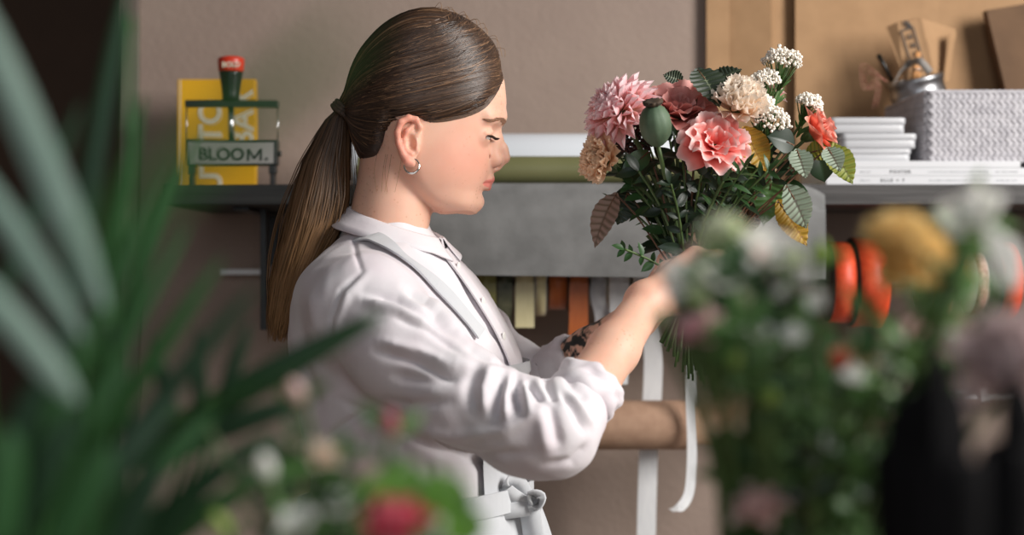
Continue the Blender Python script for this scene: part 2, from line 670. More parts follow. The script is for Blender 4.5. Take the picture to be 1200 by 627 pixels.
def stitch(b, c, d, nrm, L, W, T):
    up = nrm.cross(d)
    vs = []
    for f, s in ((-1, 0.35), (-0.55, 1), (0.55, 1), (1, 0.35)):
        for a in range(6):
            an = PI * 2 * a / 6
            vs.append(c + d * f * L / 2 + up * math.cos(an) * W / 2 * s + nrm * math.sin(an) * T / 2 * s)
    fs = []
    for i in range(3):
        for q in range(6):
            fs.append((i * 6 + q, i * 6 + (q + 1) % 6, (i + 1) * 6 + (q + 1) % 6, (i + 1) * 6 + q))
    b.add(vs, fs)
def weave(o, u, nrm, length):
    st = 0.0095
    for r in range(rows):
        z = bz0 + rh * (r + 0.5)
        s = 1 if r % 2 else -1
        for i in range(int(length / st)):
            c = o + u * (st * (i + 0.5 + 0.25 * (r % 2))) + Vector((0, 0, z)) + nrm * random.uniform(-.0004, .0004)
            d = (u * 0.72 + Vector((0, 0, 0.7 * s))).normalized()
            stitch(b, c, d, nrm, 0.0125, 0.0072, 0.0042)
weave(Vector((bx0 + 0.006, by0 + 0.002, 0)), Vector((1, 0, 0)), Vector((0, -1, 0)), bx1 - bx0 - 0.01)
weave(Vector((bx0 + 0.002, by0 + 0.006, 0)), Vector((0, 1, 0)), Vector((-1, 0, 0)), by1 - by0 - 0.01)
b.build('woven_side', M['basket'], bk)
b = MB()
ring = basket_ring(0.003)
ring3 = [Vector((x, y, bz1 - 0.002)) for x, y in ring]
ring3.append(ring3[0])
b.tube(ring3, 0.0035, 8, cap=False)
b.build('rim', M['basket'], bk)

# zinc pot and the small things standing in it
zp = thing('metal_pot', 'ridged zinc pot tilted inside the left end of the woven basket', 'pot', P(1075, 190, 2.3))
Mz = Matrix.Translation(P(1074, 101, 2.345)) @ Matrix.Rotation(math.radians(-13), 4, 'Y') @ Matrix.Rotation(math.radians(6), 4, 'X')
b = MB()
R = 0.044
b.lathe([(R * 0.86, -0.085), (R * 0.9, -0.08), (R * 0.97, -0.025), (R * 1.0, -0.017), (R * 1.02, -0.014), (R * 1.02, -0.010), (R * 0.99, -0.006), (R * 1.0, 0.004), (R * 1.045, 0.007), (R * 1.05, 0.012), (R * 1.02, 0.0145), (R * 0.98, 0.012), (R * 0.95, 0.0), (R * 0.85, -0.07)], 40, Mz)
b.build('pot_body', M['steel'], zp)

kb = thing('paper_bag', 'folded kraft paper bag with dark printed panel sticking out of the zinc pot', 'paper bag', P(1085, 88, 2.3))
def quad_prism(b, pxs, th, Y0):
    p = [P(x, y, Y0 + dy) for (x, y, dy) in pxs]
    q = [v + Vector((0, th, 0)) for v in p]
    n = len(p)
    b.add(p + q, [tuple(range(n)), tuple(range(2 * n - 1, n - 1, -1))] + [(i, i + n, (i + 1) % n + n, (i + 1) % n) for i in range(n)])
b = MB()
quad_prism(b, [(1060, 95, 0), (1038, 32, 0.012), (1052, 26, 0.0), (1080, 21, 0.0), (1088, 60, 0.0), (1095, 95, 0)], 0.0015, 2.335)
quad_prism(b, [(1078, 21, 0.0), (1120, 34, 0.03), (1112, 95, 0.02), (1095, 95, 0.0), (1088, 55, 0.0)], 0.0015, 2.345)
quad_prism(b, [(1113, 40, 0.0), (1121, 38, 0.01), (1110, 92, 0.01), (1106, 92, 0.0)], 0.0015, 2.34)
b.build('bag_sheet', M['kraft'], kb, smooth=False)
b = MB()
def lineseg(b, x0, y0, x1, y1, wd, Y):
    a, c = P(x0, y0, Y), P(x1, y1, Y)
    b.band([a, c], (c - a).cross(Vector((0, 1, 0))), wd, 0.0004)
for seg in ((1056, 36, 1070, 32), (1056, 36, 1069, 78), (1070, 32, 1082, 72), (1063, 24, 1068, 33)):
    lineseg(b, *seg, 0.0022, 2.3335)
b.build('printed_frame', M['letter_dark'], kb, smooth=False)
b = MB()
for (x, y) in ((1061, 27), (1065, 31), (1066, 43), (1070, 53), (1073, 63)):
    for dx, dy, l in ((-3, -2, 5), (-3, 1.5, 6), (-1, -2, 0), (2.5, -1.5, 0)):
        if l:
            lineseg(b, x + dx, y + dy + .6, x + dx + l, y + dy - .6, 0.0016, 2.3333)
        else:
            lineseg(b, x + dx, y - 2.5, x + dx + .7, y + 2.5, 0.0016, 2.3333)
b.build('printed_marks', M['letter_dark'], kb, smooth=False)

cp = thing('clothes_peg', 'small wooden clothes peg standing in the zinc pot', 'clothes peg', P(1073, 95, 2.32))
M['peg'] = mat('peg_wood', (214, 158, 104), 0.6, (196, 140, 88), 60)
b = MB()
for dx in (0, 5):
    b.tube([P(1070 + dx, 98, 2.318), P(1073 + dx * 0.6, 80, 2.318), P(1075 + dx * 0.3, 61, 2.318)], [0.0045, 0.005, 0.0035], 6)
b.build('peg_halves', M['peg'], cp)
b = MB()
b.tube([P(1069, 82, 2.312), P(1078, 81, 2.312), P(1080, 84, 2.316)], 0.0012, 6)
b.build('spring', M['steel'], cp)
M['grey_tape'] = mat('grey_webbing', (140, 134, 128), 0.8)
b = MB()
b.band(spline([P(1046, 100, 2.312), P(1055, 85, 2.312), P(1066, 74, 2.316), P(1078, 72, 2.28), P(1090, 85, 2.29)], 16), (0.3, -0.2, 0.6), 0.012, 0.0015)
tag(b.build('webbing_strap', M['grey_tape'], smooth=True), 'short grey webbing strap curled over the rim of the zinc pot', 'strap')
M['twine'] = mat('red_white_twine', (112, 42, 32), 0.9, (170, 130, 110), 260)
b = MB()
for kk in range(3):
    r0 = random.uniform(0.7, 1.1)
    b.tube(spline([P(1040, 96, 2.25), P(1022 - 6 * r0, 76 + 5 * kk, 2.25), P(1008 + 3 * kk, 80 + 6 * kk, 2.245 + .004 * kk), P(1012 + 4 * kk, 105, 2.24), P(1028 + 2 * kk, 92 + kk * 4, 2.242), P(1022 + 3 * kk, 128 - kk, 2.25)], 26), 0.0007, 6)
tag(b.build('twine', M['twine']), 'loose tangle of red and white twine hanging from the zinc pot', 'twine')
b = MB()
b.tube([P(1046, 95, 2.32), P(1036, 76, 2.32), P(1029, 64, 2.32)], [0.003, 0.003, 0.0042], 8)
tag(b.build('pen', M['black_plastic']), 'thin black pen leaning out of the zinc pot', 'pen')

# kraft card sheets leaning on the wall
def card(name, plan, zt, label, m):
    b = MB()
    th = 0.003
    pts = []
    for (px, Y) in plan:
        p = P(px, 0, Y)
        pts.append((p.x, Y))
    n = len(pts)
    vs = [(x, y, ZT + 0.0004) for x, y in pts] + [(x, y, zt) for x, y in pts] + [(x, y + th, zt) for x, y in pts] + [(x, y + th, ZT + 0.0004) for x, y in pts]
    fs = []
    for i in range(4):
        for q in range(n - 1):
            fs.append((i * n + q, i * n + q + 1, ((i + 1) % 4) * n + q + 1, ((i + 1) % 4) * n + q))
    fs += [(0, n, 2 * n, 3 * n), (n - 1, 4 * n - 1, 3 * n - 1, 2 * n - 1)]
    b.add(vs, fs)
    o = b.build(name, m, smooth=False)
    return tag(o, label, 'cardboard')


card('cardboard_sheet', [(828, 2.44), (855, 2.442)], 2.05, 'narrow brown kraft board at the left edge of the boards on the shelf', M['kraft'])
card('cardboard_sheet', [(853, 2.450), (904, 2.435), (906, 2.448), (934, 2.456)], 2.05, 'folded brown kraft board standing between the narrow and the wide board', M['kraft'])
card('cardboard_sheet', [(932, 2.432), (1100, 2.45), (1260, 2.45)], 2.05, 'wide brown kraft board leaning on the wall behind the basket', M['kraft'])
b = MB()
Yc = 2.40
p = [P(1156, 12, Yc), P(1300, -12, Yc), P(1300, 120, Yc - 0.015), P(1182, 120, Yc - 0.015)]
q = [v + Vector((0, 0.02, 0)) for v in p]
zlow = ZT + 0.0005
p2 = [P(1182, 120, Yc - 0.015), P(1300, 120, Yc - 0.015)]
b.add(p + q, [(0, 1, 2, 3), (7, 6, 5, 4), (0, 4, 5, 1), (1, 5, 6, 2), (2, 6, 7, 3), (3, 7, 4, 0)])
lo = [Vector((v.x, v.y, zlow)) for v in (p[3], p[2])] + [Vector((v.x, v.y, zlow)) for v in (q[3], q[2])]
b.add([p[3], p[2], lo[1], lo[0], q[3], q[2], lo[3], lo[2]], [(0, 1, 2, 3), (5, 4, 7, 6), (0, 3, 7, 4), (1, 5, 6, 2), (3, 2, 6, 7)])
tag(b.build('cardboard_sheet', M['kraft_dark'], smooth=False), 'dark brown card leaning behind the basket at the right edge', 'cardboard')

# ------------------------------------------------------------------ ribbons under the shelf
YR, ZR = 2.25, P(0, 331, 2.25).z
rr = thing('ribbon_rail', 'dark ribbon rod with end brackets hung under the shelf', 'rail', (P(600, 0, YR).x, YR, ZB))
b = MB()
b.tube([Vector((P(312, 0, YR).x, YR, ZR)), Vector((1.3, YR, ZR))], 0.006, 12)
b.build('rod', M['black_metal'], rr)
for x in (P(310, 0, YR).x, 1.3):
    b = MB()
    b.box(x - 0.005, x + 0.005, YR - 0.012, YR + 0.012, ZR - 0.075, ZB - 0.0003)
    b.build('end_bracket', M['black_metal'], rr, smooth=False, bevel=0.001)

def ribbon_mat(n, c, c2=None, rough=0.4):
    return mat(n, c, rough, c2, 40, bump=0.0001, bscale=400, stretch=(8, 1, 1), sheen=0.3)

M['rib_olive'] = ribbon_mat('olive_ribbon', (150, 146, 78), (138, 134, 70))
M['rib_dark'] = mat('dark_green_ribbon', (60, 66, 44), 0.5, (120, 118, 92), 50)
M['rib_cream'] = ribbon_mat('cream_ribbon', (226, 214, 168), (218, 206, 158))
M['rib_rust'] = ribbon_mat('rust_ribbon', (186, 98, 42), (174, 88, 36))
M['rib_orange'] = mat('orange_ribbon', (228, 84, 46), 0.5, (212, 70, 36), 90, bump=0.0006, bscale=140)
M['rib_white'] = ribbon_mat('white_ribbon', (232, 232, 232), (222, 222, 224))
M['rib_tulle'] = mat('white_tulle', (226, 226, 228), 0.6, (206, 206, 210), 60, trans=0.3)
M['rib_pink'] = ribbon_mat('dusty_pink_ribbon', (226, 160, 128), (214, 146, 114))
M['rib_print'] = mat('printed_pink_ribbon', (214, 170, 154), 0.6, (150, 96, 84), 120)
M['spool_card'] = mat('spool_flange', (70, 60, 52), 0.8)
M['spool_pale'] = mat('pale_spool_flange', (226, 220, 208), 0.7)

def spool(pxl, pxr, r, m, label, fl='spool_card', tail=None, back=False, core_px=None):
    Yf = YR - r
    xa, xb = P(pxl, 0, Yf).x, P(pxr, 0, Yf).x
    t = thing('ribbon_spool', label, 'ribbon spool', ((xa + xb) / 2, YR, ZR - r), 'ribbon spools on the rail under the shelf')
    Mx = Matrix.Translation(Vector((xa, YR, ZR))) @ Matrix.Rotation(PI / 2, 4, 'Y')
    L = xb - xa
    b = MB()
    b.lathe([(0.0125, 0.0012), (r, 0.0012), (r, L - 0.0012), (0.0125, L - 0.0012)], 48, Mx)
    b.build('wound_ribbon', m, t)
    for z in (0, L - 0.0012):
        b = MB()
        b.lathe([(0.0065, z), (r * 0.985, z), (r * 0.985, z + 0.0012), (0.0065, z + 0.0012)], 40, Mx)
        b.build('flange', M[fl], t)
    b = MB()
    b.lathe([(0.0065, -0.0005), (0.0125, -0.0005), (0.0125, L + 0.0005), (0.0065, L + 0.0005)], 20, Mx)
    b.build('hub', M[fl], t)
    if tail:
        y0 = YR + (r + 0.0008) * (1 if back else -1)
        x = (xa + xb) / 2
        pts = [Vector((x, y0, ZR))]
        for (px, py, dY) in tail:
            q = P(px, py, y0 + dY)
            pts.append(q)
        pp = spline(pts, 40)
        b = MB()
        b.band(pp, (1, 0, 0), L * 0.96, 0.0005)
        b.build('loose_end', m, t, smooth=False)
    return t


spool(556, 582, 0.058, M['rib_olive'], 'olive green ribbon spool nearest the person', tail=[(569, 350, 0), (569, 378, 0.004)])
spool(583, 601, 0.045, M['rib_dark'], 'dark green patterned ribbon spool beside the olive one', tail=[(592, 350, 0), (591, 388, 0.01)])
spool(603.5, 626.5, 0.047, M['rib_cream'], 'cream ribbon spool with a short loose end hanging', tail=[(615, 352, 0), (615, 384, 0.0)])
spool(628, 640.5, 0.053, M['rib_cream'], 'narrow cream ribbon spool just right of the hanging cream end', fl='spool_pale')
spool(643, 665.5, 0.043, M['rib_rust'], 'rust brown ribbon spool without a hanging end')
spool(667, 690, 0.05, M['rib_rust'], 'rust brown ribbon spool with a long hanging end', tail=[(678, 350, 0), (678, 380, 0.0), (676, 412, 0.004)])
spool(693, 711, 0.036, M['rib_tulle'], 'sheer white tulle ribbon spool with a long wavy end', tail=[(700, 345, 0), (706, 375, 0.006), (704, 420, 0)], fl='spool_pale')
spool(714, 738, 0.04, M['rib_white'], 'white satin ribbon spool hanging left of the raised wrist', tail=[(726, 350, 0), (726, 400, 0), (724, 450, 0.004)], fl='spool_pale')
spool(743, 767, 0.045, M['rib_white'], 'white ribbon spool whose long end passes behind the kraft roll', tail=[(764, 400, 0), (765, 450, 0.0), (760, 530, 0), (758, 600, 0), (756, 700, 0)], fl='spool_pale', back=True)
spool(806, 818, 0.05, M['rib_white'], 'narrow white ribbon spool whose end curls in front of the kraft roll', tail=[(811, 400, 0), (810, 470, 0), (811, 530, 0.002), (808, 575, -0.003), (798, 594, -0.012), (786, 598, -0.02)], fl='spool_pale')
spool(876, 890, 0.05, M['rib_pink'], 'dusty pink ribbon spool behind the white blossoms')
spool(979, 1006, 0.064, M['rib_orange'], 'orange ribbon spool left of the larger orange one')
spool(1009, 1045, 0.071, M['rib_orange'], 'large embossed orange ribbon spool beside the yellow flower')
spool(1096, 1118, 0.06, M['rib_pink'], 'dusty pink ribbon spool right of the yellow flower', fl='spool_pale')
spool(1145, 1160, 0.05, M['rib_print'], 'narrow printed pink ribbon spool near the right edge', fl='spool_pale')
spool(1178, 1200, 0.062, M['rib_orange'], 'orange ribbon spool at the right end of the rail')

# kraft roll on wall brackets
Yk, zk = 2.255, P(0, 498.5, 2.25).z
kr = thing('kraft_roll', 'roll of brown kraft paper mounted below the ribbons behind the arm', 'paper roll', (0.1, Yk, zk - 0.04))
xa, xb, xc = P(600, 0, Yk).x, P(804, 0, Yk).x, P(900, 0, Yk).x
Mx = Matrix.Translation(Vector((xa, Yk, zk))) @ Matrix.Rotation(PI / 2, 4, 'Y')
L = xb - xa
b = MB()
b.lathe([(0.012, 0), (0.0385, 0), (0.039, 0.002), (0.039, L - 0.002), (0.0385, L), (0.012, L)], 48, Mx)
b.build('paper', M['kraftroll'], kr)
b = MB()
b.lathe([(0.01, -0.04), (0.03, -0.04), (0.0305, xc - xa), (0.01, xc - xa)], 40, Mx)
b.build('cardboard_core', M['core'], kr)
for x in (xa - 0.03, xc + 0.01):
    b = MB()
    b.box(x - 0.004, x + 0.004, Yk - 0.01, WALLY - 0.0005, zk - 0.008, zk + 0.008)
    b.box(x - 0.02, x + 0.02, WALLY - 0.005, WALLY - 0.0005, zk - 0.03, zk + 0.03)
    b.build('wall_bracket', M['black_metal'], kr, smooth=False)
b = MB()
b.tube([Vector((xa - 0.035, Yk, zk)), Vector((xc + 0.015, Yk, zk))], 0.007, 12)
b.build('spindle', M['black_metal'], kr)

# white rails
wl = thing('wall_rail', 'short white metal rail on the wall left of the ponytail', 'rail', P(285, 322, 2.42))
b = MB()
b.box(P(258, 0, 2.43).x, P(312, 0, 2.43).x, 2.425, 2.435, P(0, 322, 2.43).z, P(0, 315.5, 2.43).z)
b.build('bar', M['white_paint'], wl, smooth=False, bevel=0.001)
for px in (265, 305):
    b = MB()
    b.tube([P(px, 319, 2.43), P(px, 319, 2.43) + Vector((0, WALLY - 2.43 - 0.0005, 0))], 0.004, 8)
    b.build('standoff', M['white_paint'], wl)
wr = thing('wall_rail', 'white metal rail with a small hook at the lower right of the wall', 'rail', P(1155, 465, 2.42))
b = MB()
b.box(P(1120, 0, 2.42).x, P(1260, 0, 2.42).x, 2.416, 2.424, P(0, 466, 2.42).z, P(0, 459.5, 2.42).z)
b.build('bar', M['white_paint'], wr, smooth=False, bevel=0.001)
b = MB()
b.band([P(1150, 447, 2.410), P(1153, 458, 2.410), P(1156, 468, 2.411), P(1156, 470, 2.43), P(1155, 462, 2.434)], (1, 0, 0), 0.014, 0.002)
b.build('hook', M['white_paint'], wr, smooth=False)
for px in (1128, 1230):
    b = MB()
    b.tube([P(px, 463, 2.42), P(px, 463, 2.42) + Vector((0, WALLY - 2.42 - 0.0005, 0))], 0.004, 8)
    b.build('standoff', M['white_paint'], wr)

# ================================================================== the person
# ---- signed distance modelling: a body is one continuous surface pulled from a distance field
BIG = 0.06


class Field:
    def __init__(s, xs, ys, zs):
        s.x, s.y, s.z = [np.asarray(a, np.float32) for a in (xs, ys, zs)]
        s.D = np.full((len(s.x), len(s.y), len(s.z)), BIG, np.float32)

    def sub(s, lo, hi):
        out = []
        for a, l, h in zip((s.x, s.y, s.z), lo, hi):
            i, j = np.searchsorted(a, l), np.searchsorted(a, h)
            out.append(slice(max(i - 1, 0), min(j + 1, len(a))))
        return tuple(out)

    def apply(s, fn, lo, hi, k=0.0, op='u', margin=0.012):
        m = k + margin
        lo, hi = np.minimum(lo, hi), np.maximum(lo, hi)
        sl = s.sub([a - m for a in lo], [a + m for a in hi])
        if any(q.stop - q.start < 2 for q in sl):
            return
        X = s.x[sl[0]][:, None, None]
        Y = s.y[sl[1]][None, :, None]
        Z = s.z[sl[2]][None, None, :]
        d = fn(X, Y, Z).astype(np.float32)
        A = s.D[sl]
        if op == 'u':
            if k > 0:
                h = np.maximum(k - np.abs(A - d), 0) / k
                s.D[sl] = np.minimum(A, d) - h * h * k * 0.25
            else:
                s.D[sl] = np.minimum(A, d)
        elif op == 's':
            d = -d
            if k > 0:
                h = np.maximum(k - np.abs(A - d), 0) / k
                s.D[sl] = np.maximum(A, d) + h * h * k * 0.25
            else:
                s.D[sl] = np.maximum(A, d)
        elif op == 'i':
            s.D[sl] = np.maximum(A, d)

    def cone(s, a, b, ra, rb, k=0.0, op='u', margin=0.012):
        a, b = np.array(a, float), np.array(b, float)
        ab = b - a
        L2 = float(ab @ ab) + 1e-12
        R = max(ra, rb)

        def fn(X, Y, Z):
            t = np.clip(((X - a[0]) * ab[0] + (Y - a[1]) * ab[1] + (Z - a[2]) * ab[2]) / L2, 0, 1)
            return np.sqrt((X - a[0] - t * ab[0]) ** 2 + (Y - a[1] - t * ab[1]) ** 2 + (Z - a[2] - t * ab[2]) ** 2) - (ra + (rb - ra) * t)
        s.apply(fn, np.minimum(a, b) - R, np.maximum(a, b) + R, k, op, margin)

    def chain(s, pts, rs, k=0.0, op='u', margin=0.012):
        for i in range(len(pts) - 1):
            s.cone(pts[i], pts[i + 1], rs[i], rs[i + 1], k, op, margin)

    def ell(s, c, r, k=0.0, op='u', axes=None, margin=0.012):
        c = np.array(c, float)
        r = np.array(r, float)
        ax = np.eye(3) if axes is None else np.array(axes, float)
        ext = np.abs(ax.T) @ r

        def fn(X, Y, Z):
            p = [(X - c[0]) * ax[i][0] + (Y - c[1]) * ax[i][1] + (Z - c[2]) * ax[i][2] for i in range(3)]
            g = np.sqrt((p[0] / r[0]) ** 2 + (p[1] / r[1]) ** 2 + (p[2] / r[2]) ** 2) + 1e-9
            g2 = np.sqrt((p[0] / r[0] ** 2) ** 2 + (p[1] / r[1] ** 2) ** 2 + (p[2] / r[2] ** 2) ** 2) + 1e-9
            return g * (g - 1) / g2
        s.apply(fn, c - ext, c + ext, k, op, margin)

    def mesh(s):
        """naive surface nets on the rectilinear grid"""
        D = s.D
        ins = D < 0
        nx, ny, nz = D.shape
        cnt = np.zeros((nx - 1, ny - 1, nz - 1), np.uint8)
        for i in (0, 1):
            for j in (0, 1):
                for l in (0, 1):
                    cnt += ins[i:nx - 1 + i, j:ny - 1 + j, l:nz - 1 + l]
        act = (cnt > 0) & (cnt < 8)
        I, J, K = np.nonzero(act)
        idx = np.full(act.shape, -1, np.int32)
        idx[I, J, K] = np.arange(len(I), dtype=np.int32)
        acc = np.zeros((len(I), 3))
        num = np.zeros(len(I))
        C = [(0, 0, 0), (1, 0, 0), (0, 1, 0), (1, 1, 0), (0, 0, 1), (1, 0, 1), (0, 1, 1), (1, 1, 1)]
        vals = [D[I + c[0], J + c[1], K + c[2]] for c in C]
        co = [np.stack([s.x[I + c[0]], s.y[J + c[1]], s.z[K + c[2]]], 1) for c in C]
        for a, b in ((0, 1), (2, 3), (4, 5), (6, 7), (0, 2), (1, 3), (4, 6), (5, 7), (0, 4), (1, 5), (2, 6), (3, 7)):
            va, vb = vals[a], vals[b]
            m = (va < 0) != (vb < 0)
            t = np.where(m, va / np.where(m, va - vb, 1), 0)[:, None]
            p = co[a] + (co[b] - co[a]) * t
            acc += np.where(m[:, None], p, 0)
            num += m
        V = acc / num[:, None]
        Q = []
        for ax in range(3):
            sl0 = [slice(1, -1)] * 3
            sl1 = [slice(1, -1)] * 3
            sl0[ax] = slice(0, -1)
            sl1[ax] = slice(1, None)
            a, b = ins[tuple(sl0)], ins[tuple(sl1)]
            for flip in (False, True):
                E = np.nonzero((a & ~b) if not flip else (~a & b))
                e = [E[0] + (0 if ax == 0 else 1), E[1] + (0 if ax == 1 else 1), E[2] + (0 if ax == 2 else 1)]
                u, v = (ax + 1) % 3, (ax + 2) % 3
                q = []
                for du, dv in ((-1, -1), (0, -1), (0, 0), (-1, 0)):
                    c = [e[0].copy(), e[1].copy(), e[2].copy()]
                    c[u] += du
                    c[v] += dv
                    q.append(idx[c[0], c[1], c[2]])
                q = np.stack(q, 1)
                if flip:
                    q = q[:, ::-1]
                Q.append(q)
        Q = np.concatenate(Q)
        Q = Q[(Q >= 0).all(1)]
        return V, Q


def axis(*segs):
    """grid line positions from (start, end, step) runs"""
    out = []
    for a, b, st in segs:
        n = max(1, int(round((b - a) / st)))
        out += list(np.linspace(a, b, n, endpoint=False))
    out.append(segs[-1][1])
    return np.array(out, np.float32)


def smooth1(a, sig):
    n = int(sig * 4)
    k = np.exp(-0.5 * (np.arange(-n, n + 1) / sig) ** 2)
    k /= k.sum()
    return np.convolve(np.pad(a, n, mode='edge'), k, mode='valid')


YH = 1.70
S = YH / FPX                           # metres per photo pixel at the person's middle plane
YAW = math.radians(6)                  # the head turns a little away
HC = P(490, 160, YH)
HF = np.array([math.cos(YAW), math.sin(YAW), 0])
HL = np.array([math.sin(YAW), -math.cos(YAW), 0])


def H(hx, py, hl=0.0):
    """head coordinates (profile pixels, lateral pixels towards the camera) -> world"""
    p = np.array(HC) + S * ((hx - 490) * HF + hl * HL)
    return np.array([p[0], p[1], CZ - (py - 313.5) * S])


def head_coords(X, Y, Z):
    dx, dy = X - HC.x, Y - HC.y
    hx = 490 + (dx * HF[0] + dy * HF[1]) / S
    hl = (dx * HL[0] + dy * HL[1]) / S
    py = 313.5 - (Z - CZ) / S
    return hx, hl, py


def loft_fn(rows, n=2.15, sig=3.0):
    rows = np.array(rows, float)
    pp = np.arange(rows[0, 0], rows[-1, 0] + 0.5, 0.5)
    tabs = [smooth1(np.interp(pp, rows[:, 0], rows[:, c]), sig / 0.5) for c in range(1, 5)]

    def fn(X, Y, Z):
        hx, hl, py = head_coords(X, Y, Z)
        pz = py.ravel()
        xf, xb, xm, wd = [np.interp(pz, pp, t)[None, None, :] for t in tabs]
        over = np.maximum(pp[0] - py, 0) + np.maximum(py - pp[-1], 0)
        dx = hx - xm
        u = np.where(dx > 0, dx / np.maximum(xf - xm, 2), -dx / np.maximum(xm - xb, 2))
        v = np.abs(hl) / np.maximum(wd, 2)
        g = (u ** n + v ** n) ** (1 / n) + 1e-6
        r = np.hypot(dx, hl)
        d = np.where(g > 0.2, r * (1 - 1 / np.maximum(g, 0.2)), -0.8 * np.minimum(xf - xm, wd))
        capd = np.maximum(pp[0] - py, py - pp[-1])
        return np.maximum(np.maximum(d, -40) * 0.9, capd) * S
    return fn


skull_rows = [
    (17, 512, 496, 505, 6), (21, 530, 478, 503, 24), (28, 546, 458, 502, 40), (45, 567, 440, 500, 58), (70, 583, 427, 495, 68),
    (95, 591.5, 421, 490, 71), (120, 594, 421, 486, 72), (135, 592, 422, 484, 71), (148, 585, 424, 484, 70), (160, 578, 428, 485, 69), (172, 575, 434, 486, 68),
    (185, 575, 442, 488, 66), (198, 574.5, 450, 491, 63), (207, 573, 457, 494, 60), (216, 570, 465, 498, 56), (225, 565.5, 474, 504, 50),
    (235, 564, 486, 515, 44), (242, 562, 500, 526, 38), (246, 558, 512, 536, 31), (248, 553, 522, 540, 24)]
hair_rows = [
    (14, 518, 489, 504, 18), (15, 523, 483, 504, 26), (17, 530, 477, 503, 34), (21, 542, 467, 502, 47), (28, 553, 457, 500, 57), (40, 569, 444, 498, 68), (52, 579, 433, 496, 73), (64, 586, 424, 494, 76), (80, 591, 416, 491, 78),
    (100, 595, 410, 488, 79), (120, 597, 407, 486, 79), (140, 595, 409, 485, 77), (160, 590, 413, 485, 75),
    (180, 585, 419, 486, 72), (195, 582, 424, 488, 66), (206, 580, 430, 488, 58)]

# ---- bones of the arms, in photo pixels and depth
shN, elN, wrN = P(415, 352, 1.545), P(657, 503, 1.435), P(757, 354, 1.600)
shF, elF, wrF = P(506, 356, 1.855), P(616, 466, 1.88), P(748, 372, 1.745)
hipC = P(492, 680, YH)

F = Field(axis((-0.285, -0.2, 0.0024), (-0.2, 0.005, 0.0012), (0.005, 0.27, 0.0024)),
          axis((1.375, 1.60, 0.0026), (1.60, 1.80, 0.0013), (1.80, 1.96, 0.0026)),
          axis((0.95, 1.15, 0.004), (1.15, 1.42, 0.0023), (1.42, 1.69, 0.0012)))
F.apply(loft_fn(skull_rows), H(415, 252, -80), H(600, 14, 80))
EX, EY = 560.0, 161.0                   # eye centre in head coordinates
F.chain([H(555, 237, 7), H(555, 237, -7)], [11.5 * S, 11.5 * S], 8 * S)
F.chain([H(566, 196), H(565, 212)], [9.5 * S, 9 * S], 10 * S)
for sgn in (1, -1):
    F.cone(H(585, 138, 8 * sgn), H(568, 140, 42 * sgn), 8 * S, 7 * S, 9 * S)   # brow ridge
    F.ell(H(584, 160, 28 * sgn), np.array((13, 12, 10)) * S, 7 * S, 's')       # eye socket
    F.cone(H(EX, EY, 31 * sgn), H(EX, EY, 31 * sgn), 13.6 * S, 13.6 * S, 4.5 * S)
    F.chain([H(EX + 14, EY + 3.2, 19 * sgn), H(EX + 14.6, EY + 2.6, 31 * sgn), H(EX + 7.5, EY + 2.8, 42.5 * sgn)], [2.4 * S, 3.0 * S, 1.8 * S], 1.6 * S, 's', 0.006)   # lid opening
    F.chain([H(EX + 13, EY - 5, 21 * sgn), H(EX + 13.5, EY - 4, 31 * sgn), H(EX + 6.5, EY - 1.5, 43 * sgn)], [1.6 * S] * 3, 3 * S)
# nose
F.chain([H(579, 148), H(582.5, 160), H(589.5, 174), H(592, 183)], [7 * S, 6.0 * S, 5.6 * S, 6.4 * S], 6 * S)
F.chain([H(576, 146, 3), H(577, 165, 6), H(578, 186, 8)], [8 * S, 8 * S, 8 * S], 6 * S)
F.chain([H(576, 146, -3), H(577, 165, -6), H(578, 186, -8)], [8 * S, 8 * S, 8 * S], 6 * S)
F.chain([H(590, 186), H(582, 193), H(574, 198)], [5.5 * S, 5.5 * S, 5 * S], 6 * S)
for sgn in (1, -1):
    F.ell(H(579.5, 188, 10 * sgn), np.array((8.5, 5.8, 7.0)) * S, 4 * S)
    F.ell(H(584, 195.6, 6 * sgn), np.array((5, 2.6, 2.8)) * S, 1.5 * S, 's', margin=0.006)
    F.chain([H(571, 183, 16 * sgn), H(569, 193, 17 * sgn)], [1.3 * S, 1.0 * S], 3 * S, 's', 0.006)
# mouth
for sgn in (1, -1):
    F.chain([H(574.0, 209.5), H(571, 210.5, 9 * sgn), H(559, 214.8, 21 * sgn)], [5.2 * S, 4.8 * S, 2.2 * S], 4 * S)
    F.chain([H(570.5, 218.6), H(568, 218.6, 9 * sgn), H(558.5, 216.2, 20 * sgn)], [5.0 * S, 4.7 * S, 2.2 * S], 3 * S)
    F.chain([H(580, 214.0), H(576.5, 214.5, 9 * sgn), H(562, 216, 22.5 * sgn)], [1.0 * S, 1.15 * S, 0.9 * S], 2 * S, 's', 0.006)
F.cone(H(568.5, 226.5, 10), H(568.5, 226.5, -10), 2.2 * S, 2.2 * S, 6 * S, 's')
# neck and throat
F.chain([H(470, 175), H(459, 246), H(452, 285)], [46 * S, 44.5 * S, 47 * S], 8 * S)
F.chain([H(480, 222), H(520, 236), H(548, 239.5)], [20 * S, 11 * S, 9.0 * S], 10 * S)
